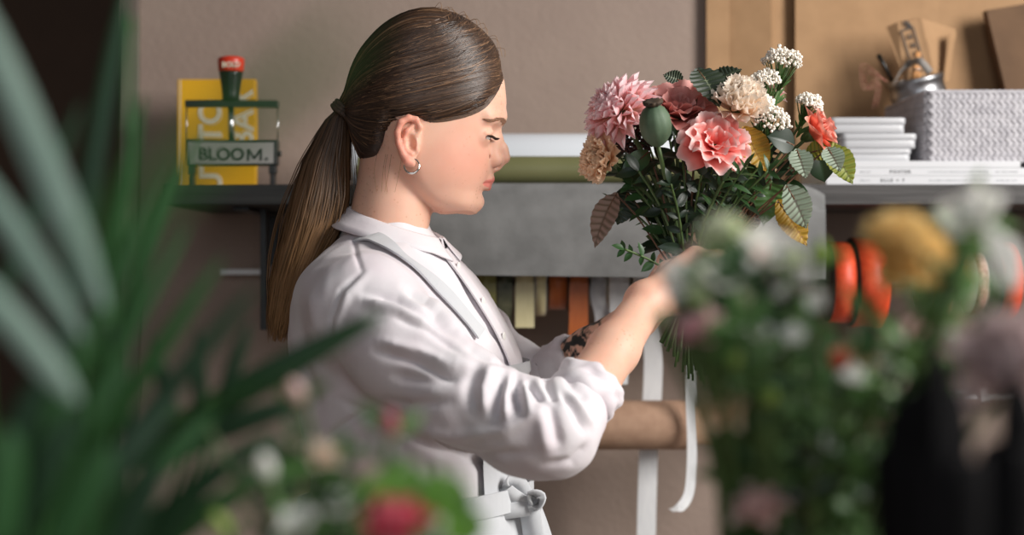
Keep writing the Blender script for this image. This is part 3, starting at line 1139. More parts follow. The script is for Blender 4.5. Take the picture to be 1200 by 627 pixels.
# near ear
for sgn in (1, -1):
    e = lambda x, y, l: H(470 + (x - 470) * 0.86 + 7, 170 + (y - 170) * 0.88 + 2, (69 + l * .85) * sgn)
    F.ell(e(468, 170, 3), np.array((13, 27, 4.5)) * S, 5 * S, axes=[HF, (0.18, 0, 1), HL])
    F.chain([e(480, 163, 3), e(484, 152, 6), e(479, 143, 9), e(469, 141, 11), e(459, 147, 13), e(454.5, 160, 13), e(456, 174, 12), e(461, 186, 10), e(467, 195, 8), e(473, 198, 6)],
            [2.6 * S, 3.2 * S, 3.6 * S, 3.8 * S, 3.8 * S, 3.6 * S, 3.4 * S, 3.6 * S, 5.2 * S, 5.0 * S], 2.5 * S)
    F.chain([e(475, 150, 7.5), e(467, 158, 9.5), e(463.5, 170, 9.5), e(467, 182, 8.5), e(473, 187, 8)], [2.0 * S, 2.6 * S, 2.8 * S, 2.6 * S, 3.0 * S], 2.5 * S)
    F.chain([e(478, 172, 5), e(480, 182, 4.5)], [3.6 * S, 3.4 * S], 3 * S)
    F.ell(e(472, 172, 8), np.array((5.5, 9, 6)) * S, 3 * S, 's', axes=[HF, (0.1, 0, 1), HL], margin=0.006)
# torso core inside the shirt
F.chain([H(450, 295), P(455, 355, YH), P(480, 480, YH), P(488, 600, YH), hipC], [42 * S, 66 * S, 78 * S, 75 * S, 78 * S], 8 * S)
F.chain([P(452, 345, 1.66), shN], [0.042, 0.038], 0.02)
F.chain([P(475, 345, 1.76), shF], [0.042, 0.038], 0.02)
# arms
def lerp(a, b, t):
    return Vector(a) + (Vector(b) - Vector(a)) * t
F.chain([shN + Vector((0, 0.02, -0.01)), P(500, 432, 1.505), P(560, 476, 1.468), elN], [0.036, 0.035, 0.034, 0.031], 0.01)
F.chain([elN, lerp(elN, wrN, .22), lerp(elN, wrN, .6), wrN], [0.029, 0.0295, 0.0265, 0.0215], 0.012)
F.chain([shF, lerp(shF, elF, .5), elF], [0.038, 0.036, 0.033], 0.01)
F.chain([elF, lerp(elF, wrF, .25), lerp(elF, wrF, .6), wrF], [0.034, 0.036, 0.029, 0.0225], 0.012)
# hands closed round the stems; each finger a chain of three bones
def hand(wr, mcp, pip, dip, tip, thumb, rf=0.0082):
    for i, m in enumerate(mcp):
        F.cone(wr, m, 0.0185, 0.0115, 0.012)
        F.cone(lerp(wr, m, 0.55), m, 0.0135, 0.0115, 0.01)
    for i in range(3):
        F.cone(lerp(wr, mcp[i], .7), lerp(wr, mcp[i + 1], .7), 0.012, 0.012, 0.012)
    for i in range(4):
        r = rf * (1.0, 1.04, 1.0, 0.86)[i]
        F.chain([mcp[i], pip[i]], [r * 1.18, r * 1.06], 0.006)
        F.chain([pip[i], dip[i], tip[i]], [r * 1.06, r * 0.95, r * 0.82], 0.0015)
    F.chain(thumb, [0.015, 0.0115, 0.0098, 0.0085], 0.006)


hand(wrN,
     [P(815, 302, 1.632), P(820, 318, 1.622), P(820, 335, 1.620), P(815, 351, 1.626)],
     [P(842, 300, 1.652), P(850, 319, 1.645), P(848, 338, 1.644), P(838, 356, 1.645)],
     [P(838, 304, 1.676), P(846, 323, 1.673), P(844, 342, 1.671), P(835, 359, 1.668)],
     [P(822, 306, 1.689), P(828, 325, 1.690), P(827, 343, 1.688), P(820, 360, 1.683)],
     [lerp(wrN, P(808, 302, 1.632), .3), P(782, 318, 1.648), P(798, 306, 1.676), P(815, 303, 1.696)])
hand(wrF,
     [P(800, 292, 1.712), P(808, 305, 1.716), P(806, 320, 1.720), P(799, 334, 1.722)],
     [P(833, 282, 1.706), P(842, 292, 1.708), P(842, 306, 1.714), P(832, 332, 1.722)],
     [P(834, 281, 1.684), P(843, 286, 1.678), P(866, 306, 1.700), P(852, 330, 1.712)],
     [P(822, 283, 1.668), P(831, 288, 1.660), P(862, 309, 1.684), P(850, 332, 1.696)],
     [lerp(wrF, P(808, 300, 1.712), .3), P(782, 306, 1.700), P(797, 288, 1.678), P(812, 280, 1.662)])
bodyV, bodyQ = F.mesh()
del F

PERSON = thing('person', 'person with a long brown ponytail in white shirt and pale apron holding the bouquet', 'person', (hipC.x, YH, 0))
me = fast_mesh('body', bodyV, bodyQ)
# pigment masks: lips and tattoo on the far forearm
hx, hl, py = head_coords(bodyV[:, 0], bodyV[:, 1], bodyV[:, 2])
ahl = np.abs(hl)
upper = 206.0 + 7.0 * (ahl / 23) ** 1.3
lower = 223.5 - 6.5 * (ahl / 22) ** 1.6
lip = np.clip((py - upper) / 1.2, 0, 1) * np.clip((lower - py) / 1.2, 0, 1) * np.clip((hx - 556) / 3, 0, 1) * np.clip((24 - ahl) / 2, 0, 1)
flush = np.exp(-(((hx - 545) / 40) ** 2 + ((py - 190) / 30) ** 2)) * np.clip((ahl - 12) / 12, 0, 1) * 0.55 + np.exp(-(((hx - 593) / 9) ** 2 + ((py - 184) / 9) ** 2)) * 0.12 + np.clip((ahl - 74) / 6, 0, 1) * (np.abs(hx - 474) < 22) * (np.abs(py - 170) < 34) * 0.8
a_, b_ = np.array(elF), np.array(wrF)
tt = ((bodyV - a_) @ (b_ - a_)) / ((b_ - a_) @ (b_ - a_))
dd = np.linalg.norm(bodyV - (a_ + np.outer(np.clip(tt, 0, 1), b_ - a_)), axis=1)
tat = ((dd < 0.045) & (tt > 0.3)).astype(float) * np.clip((0.86 - tt) / 0.06, 0, 1) * (bodyV[:, 1] > 1.69)
for n_, v_ in (('lip', lip), ('flush', np.clip(flush, 0, 1)), ('tattoo', tat)):
    at = me.attributes.new(n_, 'FLOAT', 'POINT')
    at.data.foreach_set('value', v_.astype(np.float32))


def skin_mat():
    m = mat('skin', (232, 190, 168), 0.5, sss=0.12, spec=0.35)
    nt = m.node_tree
    N, L = nt.nodes, nt.links
    b = N['Principled BSDF']
    b.inputs['Subsurface Radius'].default_value = (0.008, 0.003, 0.0015)
    b.inputs['Subsurface Weight'].default_value = 0.25
    tc = N.new('ShaderNodeTexCoord')

    def mixc(fac, a, c):
        mx = N.new('ShaderNodeMix')
        mx.data_type = 'RGBA'
        L.new(fac, mx.inputs[0])
        if isinstance(a, tuple):
            mx.inputs[6].default_value = lin(a)
        else:
            L.new(a, mx.inputs[6])
        mx.inputs[7].default_value = lin(c)
        return mx.outputs[2]

    def attr(n):
        at = N.new('ShaderNodeAttribute')
        at.attribute_name = n
        return at.outputs['Fac']

    def noise(sc, lo, hi, detail=3):
        nz = N.new('ShaderNodeTexNoise')
        nz.inputs['Scale'].default_value = sc
        nz.inputs['Detail'].default_value = detail
        L.new(tc.outputs['Object'], nz.inputs[0])
        mr = N.new('ShaderNodeMapRange')
        mr.inputs[1].default_value = lo
        mr.inputs[2].default_value = hi
        L.new(nz.outputs[0], mr.inputs[0])
        return mr.outputs[0]

    def mul(a, k):
        q = N.new('ShaderNodeMath')
        q.operation = 'MULTIPLY'
        L.new(a, q.inputs[0])
        if isinstance(k, float):
            q.inputs[1].default_value = k
        else:
            L.new(k, q.inputs[1])
        return q.outputs[0]
    c = mixc(mul(noise(28, 0.35, 0.7), 0.45), (230, 184, 160), (220, 160, 137))
    c = mixc(mul(attr('flush'), 0.8), c, (222, 138, 118))
    # freckles
    vo = N.new('ShaderNodeTexVoronoi')
    vo.inputs['Scale'].default_value = 190
    L.new(tc.outputs['Object'], vo.inputs[0])
    mr = N.new('ShaderNodeMapRange')
    mr.inputs[1].default_value = 0.30
    mr.inputs[2].default_value = 0.16
    L.new(vo.outputs[0], mr.inputs[0])
    c = mixc(mul(mul(mr.outputs[0], noise(40, 0.5, 0.62)), 0.35), c, (176, 112, 86))
    c = mixc(attr('lip'), c, (224, 134, 122))
    ink = mul(attr('tattoo'), noise(75, 0.40, 0.52, 2))
    c = mixc(ink, c, (44, 44, 42))
    L.new(c, b.inputs['Base Color'])
    nz = N.new('ShaderNodeTexNoise')
    nz.inputs['Scale'].default_value = 900
    L.new(tc.outputs['Object'], nz.inputs[0])
    bp = N.new('ShaderNodeBump')
    bp.inputs['Distance'].default_value = 0.00012
    bp.inputs['Strength'].default_value = 0.6
    L.new(nz.outputs[0], bp.inputs['Height'])
    L.new(bp.outputs[0], b.inputs['Normal'])
    return m


M['skin'] = skin_mat()
body = link_mesh(me, 'body', M['skin'], PERSON)
cs = body.modifiers.new('relax', 'CORRECTIVE_SMOOTH')
cs.iterations = 3
cs.use_only_smooth = True
cs.factor = 0.5

hmq = bodyQ[(bodyV[:, 2] > 1.40)[bodyQ].all(1)]
bvh_skin = BVHTree.FromPolygons([tuple(p) for p in bodyV], [tuple(q) for q in hmq])
# eyes, lashes, brows, earrings
M['eye'] = mat('eye_white', (226, 214, 208), 0.15)
M['iris'] = mat('iris', (70, 82, 84), 0.1)
M['lash'] = mat('lashes', (52, 34, 26), 0.6)
M['brow'] = mat('brow_hair', (146, 106, 82), 0.7)
M['silver'] = mat('silver', (222, 220, 214), 0.15, metal=1)
for sgn in (1, -1):
    b = MB()
    ec = Vector(H(EX, EY, 31 * sgn))
    b.sphere(ec, 12.6 * S, 24, 16)
    ey = b.build('eye', M['eye'], PERSON)
    b = MB()
    dirv = (Vector(H(580, 176, 29 * sgn)) - ec).normalized()
    Mi = Matrix.Translation(ec) @ dirv.to_track_quat('Z', 'Y').to_matrix().to_4x4()
    b.lathe([(0.0005, 12.75 * S), (4 * S, 12.15 * S), (5.4 * S, 11.6 * S), (5.4 * S, 11 * S)], 20, Mi)
    b.build('iris', M['iris'], ey)
    b = MB()
    for i in range(26):
        f = i / 25
        q = spline([H(EX + 15.5, EY + 1.5, 19 * sgn), H(EX + 16, EY + 0.6, 31 * sgn), H(EX + 8, EY + 1.4, 43.5 * sgn)], 26)[i]
        out = Vector(H(EX + 30, EY + 4, (22 + 26 * f) * sgn)) - Vector(H(EX, EY, 31 * sgn))
        out.normalize()
        tip = Vector(q) + out * 7.0 * S + Vector((0, 0, -2.0 * S))
        b.tube([q, lerp(q, tip, .5) + Vector((0, 0, -0.8 * S)), tip + Vector((0, 0, 0.6 * S))], [0.0005, 0.0004, 0.0001], 4)
    b.tube([Vector(q) for q in spline([H(EX + 14.5, EY + 1.2, 19 * sgn), H(EX + 15, EY + 0.3, 31 * sgn), H(EX + 8, EY + 1.2, 43.5 * sgn)], 12)], 0.0007, 5)
    b.build('eyelashes', M['lash'], PERSON)
    b = MB()
    bvh_b = None
    for i in range(130):
        f = random.random()
        q = spline([H(590, 143.0, 10 * sgn), H(584, 140.5, 26 * sgn), H(566, 143.5, 46 * sgn)], 40)[int(f * 39)]
        q = Vector(q) + Vector((random.uniform(-.4, 1.5) * S, 0, random.uniform(-2.2, 2.2) * S * (1.1 - 0.6 * f)))
        dv = Vector(H(555, 136 + 8 * f, 52 * sgn)) - Vector(H(590, 139, 12 * sgn))
        dv.normalize()
        hp = []
        for st_ in (0, 3.5, 7.5):
            nl_, nn_, _, _ = bvh_skin.find_nearest(q + dv * st_ * S)
            hp.append(nl_ + nn_ * 0.0005)
        b.tube(hp, [0.0004, 0.00045, 0.0001], 4)
    BROW = b.build('eyebrow', M['brow'], PERSON)
b = MB()
cc = Vector(H(480, 200, 75))
hoop = [cc + Vector((math.cos(a) * 8.2 * S, math.sin(a) * 2 * S, math.sin(a) * 8.2 * S + 0)) for a in np.linspace(0, 2 * PI, 33)]
b.tube(hoop, 0.0014, 8, cap=False)
b.build('earring', M['silver'], PERSON, label='silver hoop earring')
b = MB()
cc = Vector(H(464, 160, 80))
b.tube([cc + Vector((math.cos(a) * 3 * S, math.sin(a) * 3 * S, math.sin(a) * 1.5 * S)) for a in np.linspace(0, 2 * PI, 17)], 0.0006, 6, cap=False)
b.build('earring', M['silver'], PERSON, label='tiny ring on the rim of the ear')

# ------------------------------------------------------------------ hair
hair_poly = np.array([(470, -10), (600, -10), (603, 40), (592, 70), (590, 82), (586, 96), (577, 112), (563, 129), (545, 139), (520, 146), (500, 149), (486, 143), (472, 139), (460, 143), (452, 156), (448, 172),
                      (442, 184), (430, 193), (416, 198), (395, 200), (380, 100), (420, 0)], float)


def poly_sd(poly, x, y):
    d = np.full(np.broadcast(x, y).shape, 1e9)
    inside = np.zeros(d.shape, bool)
    n = len(poly)
    for i in range(n):
        ax, ay = poly[i]
        bx, by = poly[(i + 1) % n]
        ex, ey = bx - ax, by - ay
        t = np.clip(((x - ax) * ex + (y - ay) * ey) / (ex * ex + ey * ey), 0, 1)
        d = np.minimum(d, (x - ax - t * ex) ** 2 + (y - ay - t * ey) ** 2)
        c = ((ay > y) != (by > y)) & (x < (bx - ax) * (y - ay) / (by - ay + 1e-12) + ax)
        inside ^= c
    return np.where(inside, -1, 1) * np.sqrt(d)


hf = loft_fn(hair_rows)
FH = Field(axis((-0.21, 0.005, 0.0018)), axis((1.60, 1.80, 0.0018)), axis((1.44, 1.70, 0.0018)))


def hair_cap(X, Y, Z):
    d = hf(X, Y, Z)
    hx, hl, py = head_coords(X, Y, Z)
    hx2 = hx[:, :, 0]
    pd = poly_sd(hair_poly, hx2[:, :, None], py)
    # thin towards the hairline so the hair lies close to the skin there
    d = d + np.clip((pd + 14) / 14, 0, 1) ** 2 * 8 * S
    return np.maximum(d, pd * S * 0.8)


FH.apply(hair_cap, H(400, 210, -85), H(605, 8, 85))
FH.chain([H(432, 116), H(416, 123), H(404, 131)], [20 * S, 10 * S, 7 * S], 10 * S)
hv, hq = FH.mesh()
del FH
capme = fast_mesh('hair', hv, hq)


def hair_mat():
    m = bpy.data.materials.new('brown_hair')
    m.use_nodes = True
    nt = m.node_tree
    N, L = nt.nodes, nt.links
    b = N['Principled BSDF']
    g = N.new('ShaderNodeNewGeometry')
    cr = N.new('ShaderNodeValToRGB')
    while len(cr.color_ramp.elements) < 4:
        cr.color_ramp.elements.new(0.5)
    for e, (p_, c_) in zip(cr.color_ramp.elements, ((0, (42, 29, 21)), (0.55, (64, 45, 33)), (0.88, (90, 65, 47)), (1, (140, 106, 78)))):
        e.position = p_
        e.color = lin(c_)
    L.new(g.outputs['Random Per Island'], cr.inputs[0])
    at = N.new('ShaderNodeAttribute')
    at.attribute_name = 't'
    mx = N.new('ShaderNodeMix')
    mx.data_type = 'RGBA'
    mx.inputs[7].default_value = lin((172, 128, 82))
    L.new(cr.outputs[0], mx.inputs[6])
    L.new(at.outputs['Fac'], mx.inputs[0])
    L.new(mx.outputs[2], b.inputs['Base Color'])
    b.inputs['Roughness'].default_value = 0.42
    b.inputs['Specular IOR Level'].default_value = 0.45
    return m


M['hair'] = hair_mat()
M['hair_base'] = mat('hair_underlayer', (50, 36, 27), 0.6, (42, 30, 22), 60)
hair = link_mesh(capme, 'hair', M['hair_base'], PERSON)
bvh = BVHTree.FromPolygons([tuple(p) for p in hv], [tuple(q) for q in hq])
# combed strands lying on the cap, all drawn to the tie
b = MB()
tieP = Vector(H(405, 128))
c0 = Vector(H(488, 112))
starts = []
hl_pts = [(590, 72), (589, 82), (585, 96), (576, 112), (562, 129), (545, 138), (520, 145), (500, 148), (486, 142), (472, 138), (460, 143), (452, 156), (447, 172), (440, 184), (428, 192)]
for i in range(7600):
    sgn = 1 if random.random() < 0.72 else -1
    if random.random() < 0.5:
        u = random.random() * (len(hl_pts) - 1)
        i0 = int(u)
        f = u - i0
        x = hl_pts[i0][0] * (1 - f) + hl_pts[min(i0 + 1, len(hl_pts) - 1)][0] * f - random.uniform(-1.5, 10)
        y = hl_pts[i0][1] * (1 - f) + hl_pts[min(i0 + 1, len(hl_pts) - 1)][1] * f - random.uniform(-2.5, 7)
        lat = 70
        if i0 < 3:
            lat = random.uniform(4, 34) if x > 580 else random.uniform(25, 60)
        starts.append((Vector(H(x, y, lat * sgn)), True))
    else:
        th = random.uniform(0, PI)
        starts.append((Vector(H(random.uniform(425, 590), random.uniform(12, 150), sgn * random.uniform(0, 80))), False))
for p0, edge_ in starts:
    d0 = (p0 - c0)
    d0.normalize()
    d1 = (tieP - c0).normalized()
    ang = d0.angle(d1)
    if ang < 0.25:
        continue
    n = 16
    hx0, hl0, py0_ = head_coords(p0.x, p0.y, p0.z)
    sg = 1 if hl0 > 0 else -1
    if hx0 > 520 and py0_ < 125:
        cp_ = H(545 + 0.35 * (hx0 - 560), 60 + 0.62 * py0_ + random.uniform(-6, 10), 76 * sg)
    else:
        cp_ = None
    dc = None
    if cp_ is not None:
        dc = (Vector(cp_) - c0).normalized()
    pts = []
    lift = random.uniform(0.0002, 0.0022) * (1 if random.random() < .97 else 2)
    wig = random.uniform(-0.10, 0.10)
    ok = True
    endf = random.uniform(0.8, 1.0)
    for k_ in range(n):
        f = k_ / (n - 1) * endf
        dd_ = (d0 * math.sin((1 - f) * ang) + d1 * math.sin(f * ang)) / max(math.sin(ang), 1e-4)
        if dc is not None:
            dd_ = d0 * (1 - f) ** 2 + dc * (2 * f * (1 - f)) * 1.15 + d1 * f * f
        dd_.z += 0.10 * math.sin(f * PI) * (0.5 if p0.z > c0.z else -0.4) + wig * math.sin(f * PI) * 0.5
        dd_.normalize()
        hit, nrm, _, _ = bvh.ray_cast(c0 + dd_ * 0.2, -dd_, 0.2)
        if k_ < 3 and edge_:
            h2, n2_, _, _ = bvh_skin.ray_cast(c0 + dd_ * 0.2, -dd_, 0.2)
            if h2 is not None and (hit is None or 0 < (h2 - c0).length - (hit - c0).length < 0.004):
                hit, nrm = h2, n2_
        if hit is not None and pts and (hit - pts[-1][0]).length > 0.035:
            hit = None
        if hit is None:
            ok = False
            break
        pts.append((hit, nrm))
    if not ok or len(pts) < n:
        continue
    ww = random.uniform(0.0004, 0.0011)
    vs = []
    for k_, (p_, nr) in enumerate(pts):
        tdir = (pts[min(k_ + 1, n - 1)][0] - pts[max(k_ - 1, 0)][0])
        sd = tdir.cross(nr)
        sd = sd.normalized() if sd.length > 1e-9 else Vector((0, 1, 0))
        lf = lift * min(1, 0.15 + 3 * k_ / n)
        w_ = ww * (0.2, 0.55, 0.85)[k_] if k_ < 3 else ww * (0.35 if k_ == n - 1 else 1)
        vs += [p_ + nr * lf * 0.4 - sd * w_, p_ + nr * (lf + w_ * 0.7), p_ + nr * lf * 0.4 + sd * w_]
    fs = []
    for k_ in range(n - 1):
        a = k_ * 3
        fs += [(a, a + 1, a + 4, a + 3), (a + 1, a + 2, a + 5, a + 4)]
    b.add(vs, fs, 0.0)
# fine hairs that follow the hairline from the forehead back to the ear
hp = [Vector((x, y, 0)) for x, y in ((588, 74), (587, 86), (583, 99), (575, 113), (562, 128), (545, 138), (522, 145), (500, 148), (486, 143), (470, 139))]
for i in range(420):
    sgn = 1 if i % 3 else -1
    u0, u1 = random.uniform(0, .45), random.uniform(.6, 1.0)
    off0, off1 = random.uniform(-1, 5), random.uniform(-3, 5)
    curve = spline(hp, 60)
    vs, ok = [], True
    n = 16
    loc = []
    for k_ in range(n):
        f = k_ / (n - 1)
        q = curve[int((u0 + (u1 - u0) * f) * 59)]
        o_ = off0 + (off1 - off0) * f - 9 * f * (1 - f) * random.uniform(.9, 1.1) * (.4 if i % 2 else 1)
        x, y = q.x - o_ * .8, q.y - o_ * .6
        src = Vector(H(x, y, 200 * sgn))
        dr = -Vector(HL) * sgn
        h1, n1, _, e1 = bvh.ray_cast(src, dr, .4)
        h2, n2_, _, e2 = bvh_skin.ray_cast(src, dr, .4)
        c_ = [(e, h, nn) for e, h, nn in ((e1, h1, n1), (e2, h2, n2_)) if h is not None]
        if not c_:
            ok = False
            break
        e, h, nn = min(c_, key=lambda z: z[0])
        loc.append((h, nn))
    if not ok or max((loc[j + 1][0] - loc[j][0]).length for j in range(n - 1)) > .02:
        continue
    ww = random.uniform(.0003, .0007)
    for k_, (h, nn) in enumerate(loc):
        td = loc[min(k_ + 1, n - 1)][0] - loc[max(k_ - 1, 0)][0]
        sd = td.cross(nn).normalized()
        w_ = ww * min(1, .25 + 3 * min(k_, n - 1 - k_) / n)
        vs += [h + nn * .0004 - sd * w_, h + nn * (.0008 + w_ * .6), h + nn * .0004 + sd * w_]
    b.add(vs, [f_ for k_ in range(n - 1) for f_ in ((k_ * 3, k_ * 3 + 1, k_ * 3 + 4, k_ * 3 + 3), (k_ * 3 + 1, k_ * 3 + 2, k_ * 3 + 5, k_ * 3 + 4))], 0.0)
b.build('combed_strands', M['hair'], hair)

# ponytail
tail_rows = [(128, 403, 8), (140, 396, 14), (160, 391, 21), (190, 383, 28), (235, 375, 35), (265, 367.5, 36), (300, 353.5, 31), (330, 342, 25), (370, 332, 18), (396, 326, 11)]
tr = np.array(tail_rows, float)
core = MB()
pts_, rr_ = [], []
for py_ in np.linspace(128, 380, 22):
    pts_.append(P(np.interp(py_, tr[:, 0], tr[:, 1]), py_, YH))
    rr_.append(np.interp(py_, tr[:, 0], tr[:, 2]) * S * 0.72)
core.tube(pts_, rr_, 14)
b = MB()
for i in range(1500):
    a = random.uniform(0, 2 * PI)
    rad = math.sqrt(random.random()) if random.random() < .5 else random.uniform(0.75, 1.0)
    end = random.uniform(320, 392) if random.random() < 0.5 else random.uniform(365, 402)
    st = 128
    n = 20
    ph, fr, am = random.uniform(0, 6), random.uniform(1.2, 2.6), random.uniform(0.3, 3.0)
    twist = random.uniform(-0.5, 0.9)
    stray = random.random() < 0.02
    pts = []
    for k_ in range(n):
        f = k_ / (n - 1)
        py_ = st + (end - st) * f
        R_ = np.interp(py_, tr[:, 0], tr[:, 2])
        aa = a + twist * f
        rr2 = rad * R_ * (1 + (0.35 * math.sin(f * PI) if stray else 0))
        x = np.interp(py_, tr[:, 0], tr[:, 1]) + rr2 * math.cos(aa) + am * math.sin(fr * PI * f + ph) * f
        y = YH + (rr2 * 0.85 * math.sin(aa)) * S - 0.002
        p_ = P(x, py_, YH)
        pts.append(Vector((p_.x, y, p_.z)))
    ww = random.uniform(0.0006, 0.0013)
    out = Vector((math.cos(a), math.sin(a), 0))
    vs, ts = [], []
    for k_, p_ in enumerate(pts):
        tdir = pts[min(k_ + 1, n - 1)] - pts[max(k_ - 1, 0)]
        sd = tdir.cross(out).normalized()
        f = k_ / (n - 1)
        w_ = ww * (1 - 0.75 * max(0, f - 0.7) / 0.3)
        vs += [p_ - sd * w_, p_ + out * w_ * 0.7, p_ + sd * w_]
        ts += [0.62 * f ** 1.2] * 3
    fs = []
    for k_ in range(n - 1):
        q_ = k_ * 3
        fs += [(q_, q_ + 1, q_ + 4, q_ + 3), (q_ + 1, q_ + 2, q_ + 5, q_ + 4)]
    b.add(vs, fs, ts)
pt = core.build('ponytail', M['hair_base'], hair)
pt2 = b.build('ponytail_strands', M['hair'], hair)
M['tie'] = mat('hair_tie', (86, 66, 54), 0.7, (60, 46, 38), 200)
b = MB()
tdir = (Vector(H(394, 142)) - Vector(H(414, 120))).normalized()
Mt = Matrix.Translation(Vector(H(403, 131))) @ tdir.to_track_quat('Z', 'Y').to_matrix().to_4x4()
for off in (-3.2, 0.6, 4.2):
    b.tube([Mt @ Vector((math.cos(a) * 13.5 * S, math.sin(a) * 13.5 * S, off * S + 0.0006 * math.sin(3 * a))) for a in np.linspace(0, 2 * PI, 29)], 0.0029, 8, cap=False)
b.build('hair_tie', M['tie'], hair)
# a few loose hairs
b = MB()
for i in range(22):
    d0 = (Vector(H(random.uniform(500, 585), random.uniform(0, 60), random.uniform(-10, 30))) - c0).normalized()
    hit, nr_, _, _ = bvh.ray_cast(c0 + d0 * 0.25, -d0, 0.25)
    if hit is None:
        continue
    p1 = hit + nr_ * random.uniform(0.002, 0.006) + Vector((0.008, 0, random.uniform(-.004, .002)))
    p2 = hit + nr_ * random.uniform(0.001, 0.009) + Vector((random.uniform(.008, .016), 0, random.uniform(-.03, -.008)))
    b.tube(spline([hit, p1, p2], 8), [0.0003] * 7 + [0.0001], 4)
for i in range(5):
    x0 = random.uniform(440, 478)
    b.tube(spline([H(x0, 186, 60), H(x0 - 3, 205, 58), H(x0 + random.uniform(-8, 4), 228, 50)], 8), 0.0002, 4)
b.build('flyaway_hair', M['hair'], hair)

# ------------------------------------------------------------------ shirt
TY = math.radians(18)
TF = np.array([math.cos(TY), -math.sin(TY), 0])
TN = np.array([-math.sin(TY), -math.cos(TY), 0])       # towards the camera side
trows = np.array([   # py, centre px, half depth, half width
    (262, 458, 0.042, 0.046), (276, 457, 0.052, 0.058), (290, 456, 0.064, 0.084), (306, 456, 0.078, 0.122), (325, 458, 0.092, 0.148), (350, 463, 0.105, 0.158), (385, 471, 0.120, 0.160),
    (425, 479, 0.131, 0.157), (470, 483, 0.127, 0.152), (530, 486, 0.118, 0.142), (585, 490, 0.116, 0.140), (640, 494, 0.122, 0.150), (740, 498, 0.125, 0.165)], float)
tpp = np.arange(262, 740.5, 1.0)
ttab = [smooth1(np.interp(tpp, trows[:, 0], trows[:, c]), 8.0) for c in (1, 2, 3)]


def tget(py):
    return [np.interp(py, tpp, t) for t in ttab]


def torso_pt(py, phi, off=0.0):
    """phi from the front, positive towards the camera"""
    cx, a, bw = tget(py)
    n = 2.3
    c, s_ = math.cos(phi), math.sin(phi)
    r = 1 / ((abs(c) / (a + off)) ** n + (abs(s_) / (bw + off)) ** n) ** (1 / n)
    base = np.array(P(cx, py, YH))
    return Vector(base + TF * r * c + TN * r * s_)


def torso_fn(X, Y, Z):
    py = 313.5 - (Z - CZ) / S
    cx, a, bw = [q[None, None, :] for q in tget(py.ravel())]
    xc = (cx - 600) * S
    dx, dy = X - xc, Y - YH
    f = dx * TF[0] + dy * TF[1]
    l = dx * TN[0] + dy * TN[1]
    n = 2.3
    g = ((np.abs(f) / a) ** n + (np.abs(l) / bw) ** n) ** (1 / n) + 1e-6
    r = np.hypot(f, l)
    over = (np.maximum(262 - py, 0) + np.maximum(py - 725, 0)) * S
    return np.where(g > 0.3, r * (1 - 1 / np.maximum(g, 0.3)), -0.03) * 0.85 + over


FS = Field(axis((-0.30, 0.13, 0.0021)), axis((1.36, 1.7, 0.0025), (1.7, 2.0, 0.0032)), axis((0.95, 1.14, 0.003), (1.14, 1.44, 0.0021)))
FS.apply(torso_fn, P(330, 740, YH) - Vector((0, .2, 0)), P(640, 255, YH) + Vector((0, .2, 0)))
cuN = lerp(elN, wrN, 0.12)
FS.chain([P(424, 352, 1.60), P(430, 364, 1.56), P(474, 410, 1.515), P(545, 470, 1.475), P(612, 501, 1.445), P(650, 505, 1.437), cuN], [0.056, 0.055, 0.053, 0.049, 0.0435, 0.040, 0.034], 0.03)
cuF = lerp(elF, wrF, 0.2)
FS.chain([P(498, 350, 1.83), P(542, 396, 1.86), P(588, 442, 1.875), P(616, 464, 1.88), lerp(elF, wrF, 0.34)], [0.056, 0.055, 0.051, 0.045, 0.034], 0.03)
sv, sq = FS.mesh()
del FS
sme = fast_mesh('shirt', sv, sq)
nrm = np.zeros(len(sv) * 3, np.float32)
sme.vertices.foreach_get('normal', nrm)
nrm = nrm.reshape(-1, 3)
# folds pressed into the cloth along crease lines (photo pixels on the camera side)
vpx = 600 + sv[:, 0] / sv[:, 1] * FPX
vpy = 313.5 - (sv[:, 2] - CZ) / sv[:, 1] * FPX


def pl_dist(pl, x, y):
    best = np.full(len(x), 1e9)
    tt_ = np.zeros(len(x))
    n = len(pl)
    for i in range(n - 1):
        ax, ay = pl[i]
        bx, by = pl[i + 1]
        ex, ey = bx - ax, by - ay
        t = np.clip(((x - ax) * ex + (y - ay) * ey) / (ex * ex + ey * ey), 0, 1)
        d = np.hypot(x - ax - t * ex, y - ay - t * ey)
        m = d < best
        best = np.where(m, d, best)
        tt_ = np.where(m, (i + t) / (n - 1), tt_)
    return best, tt_


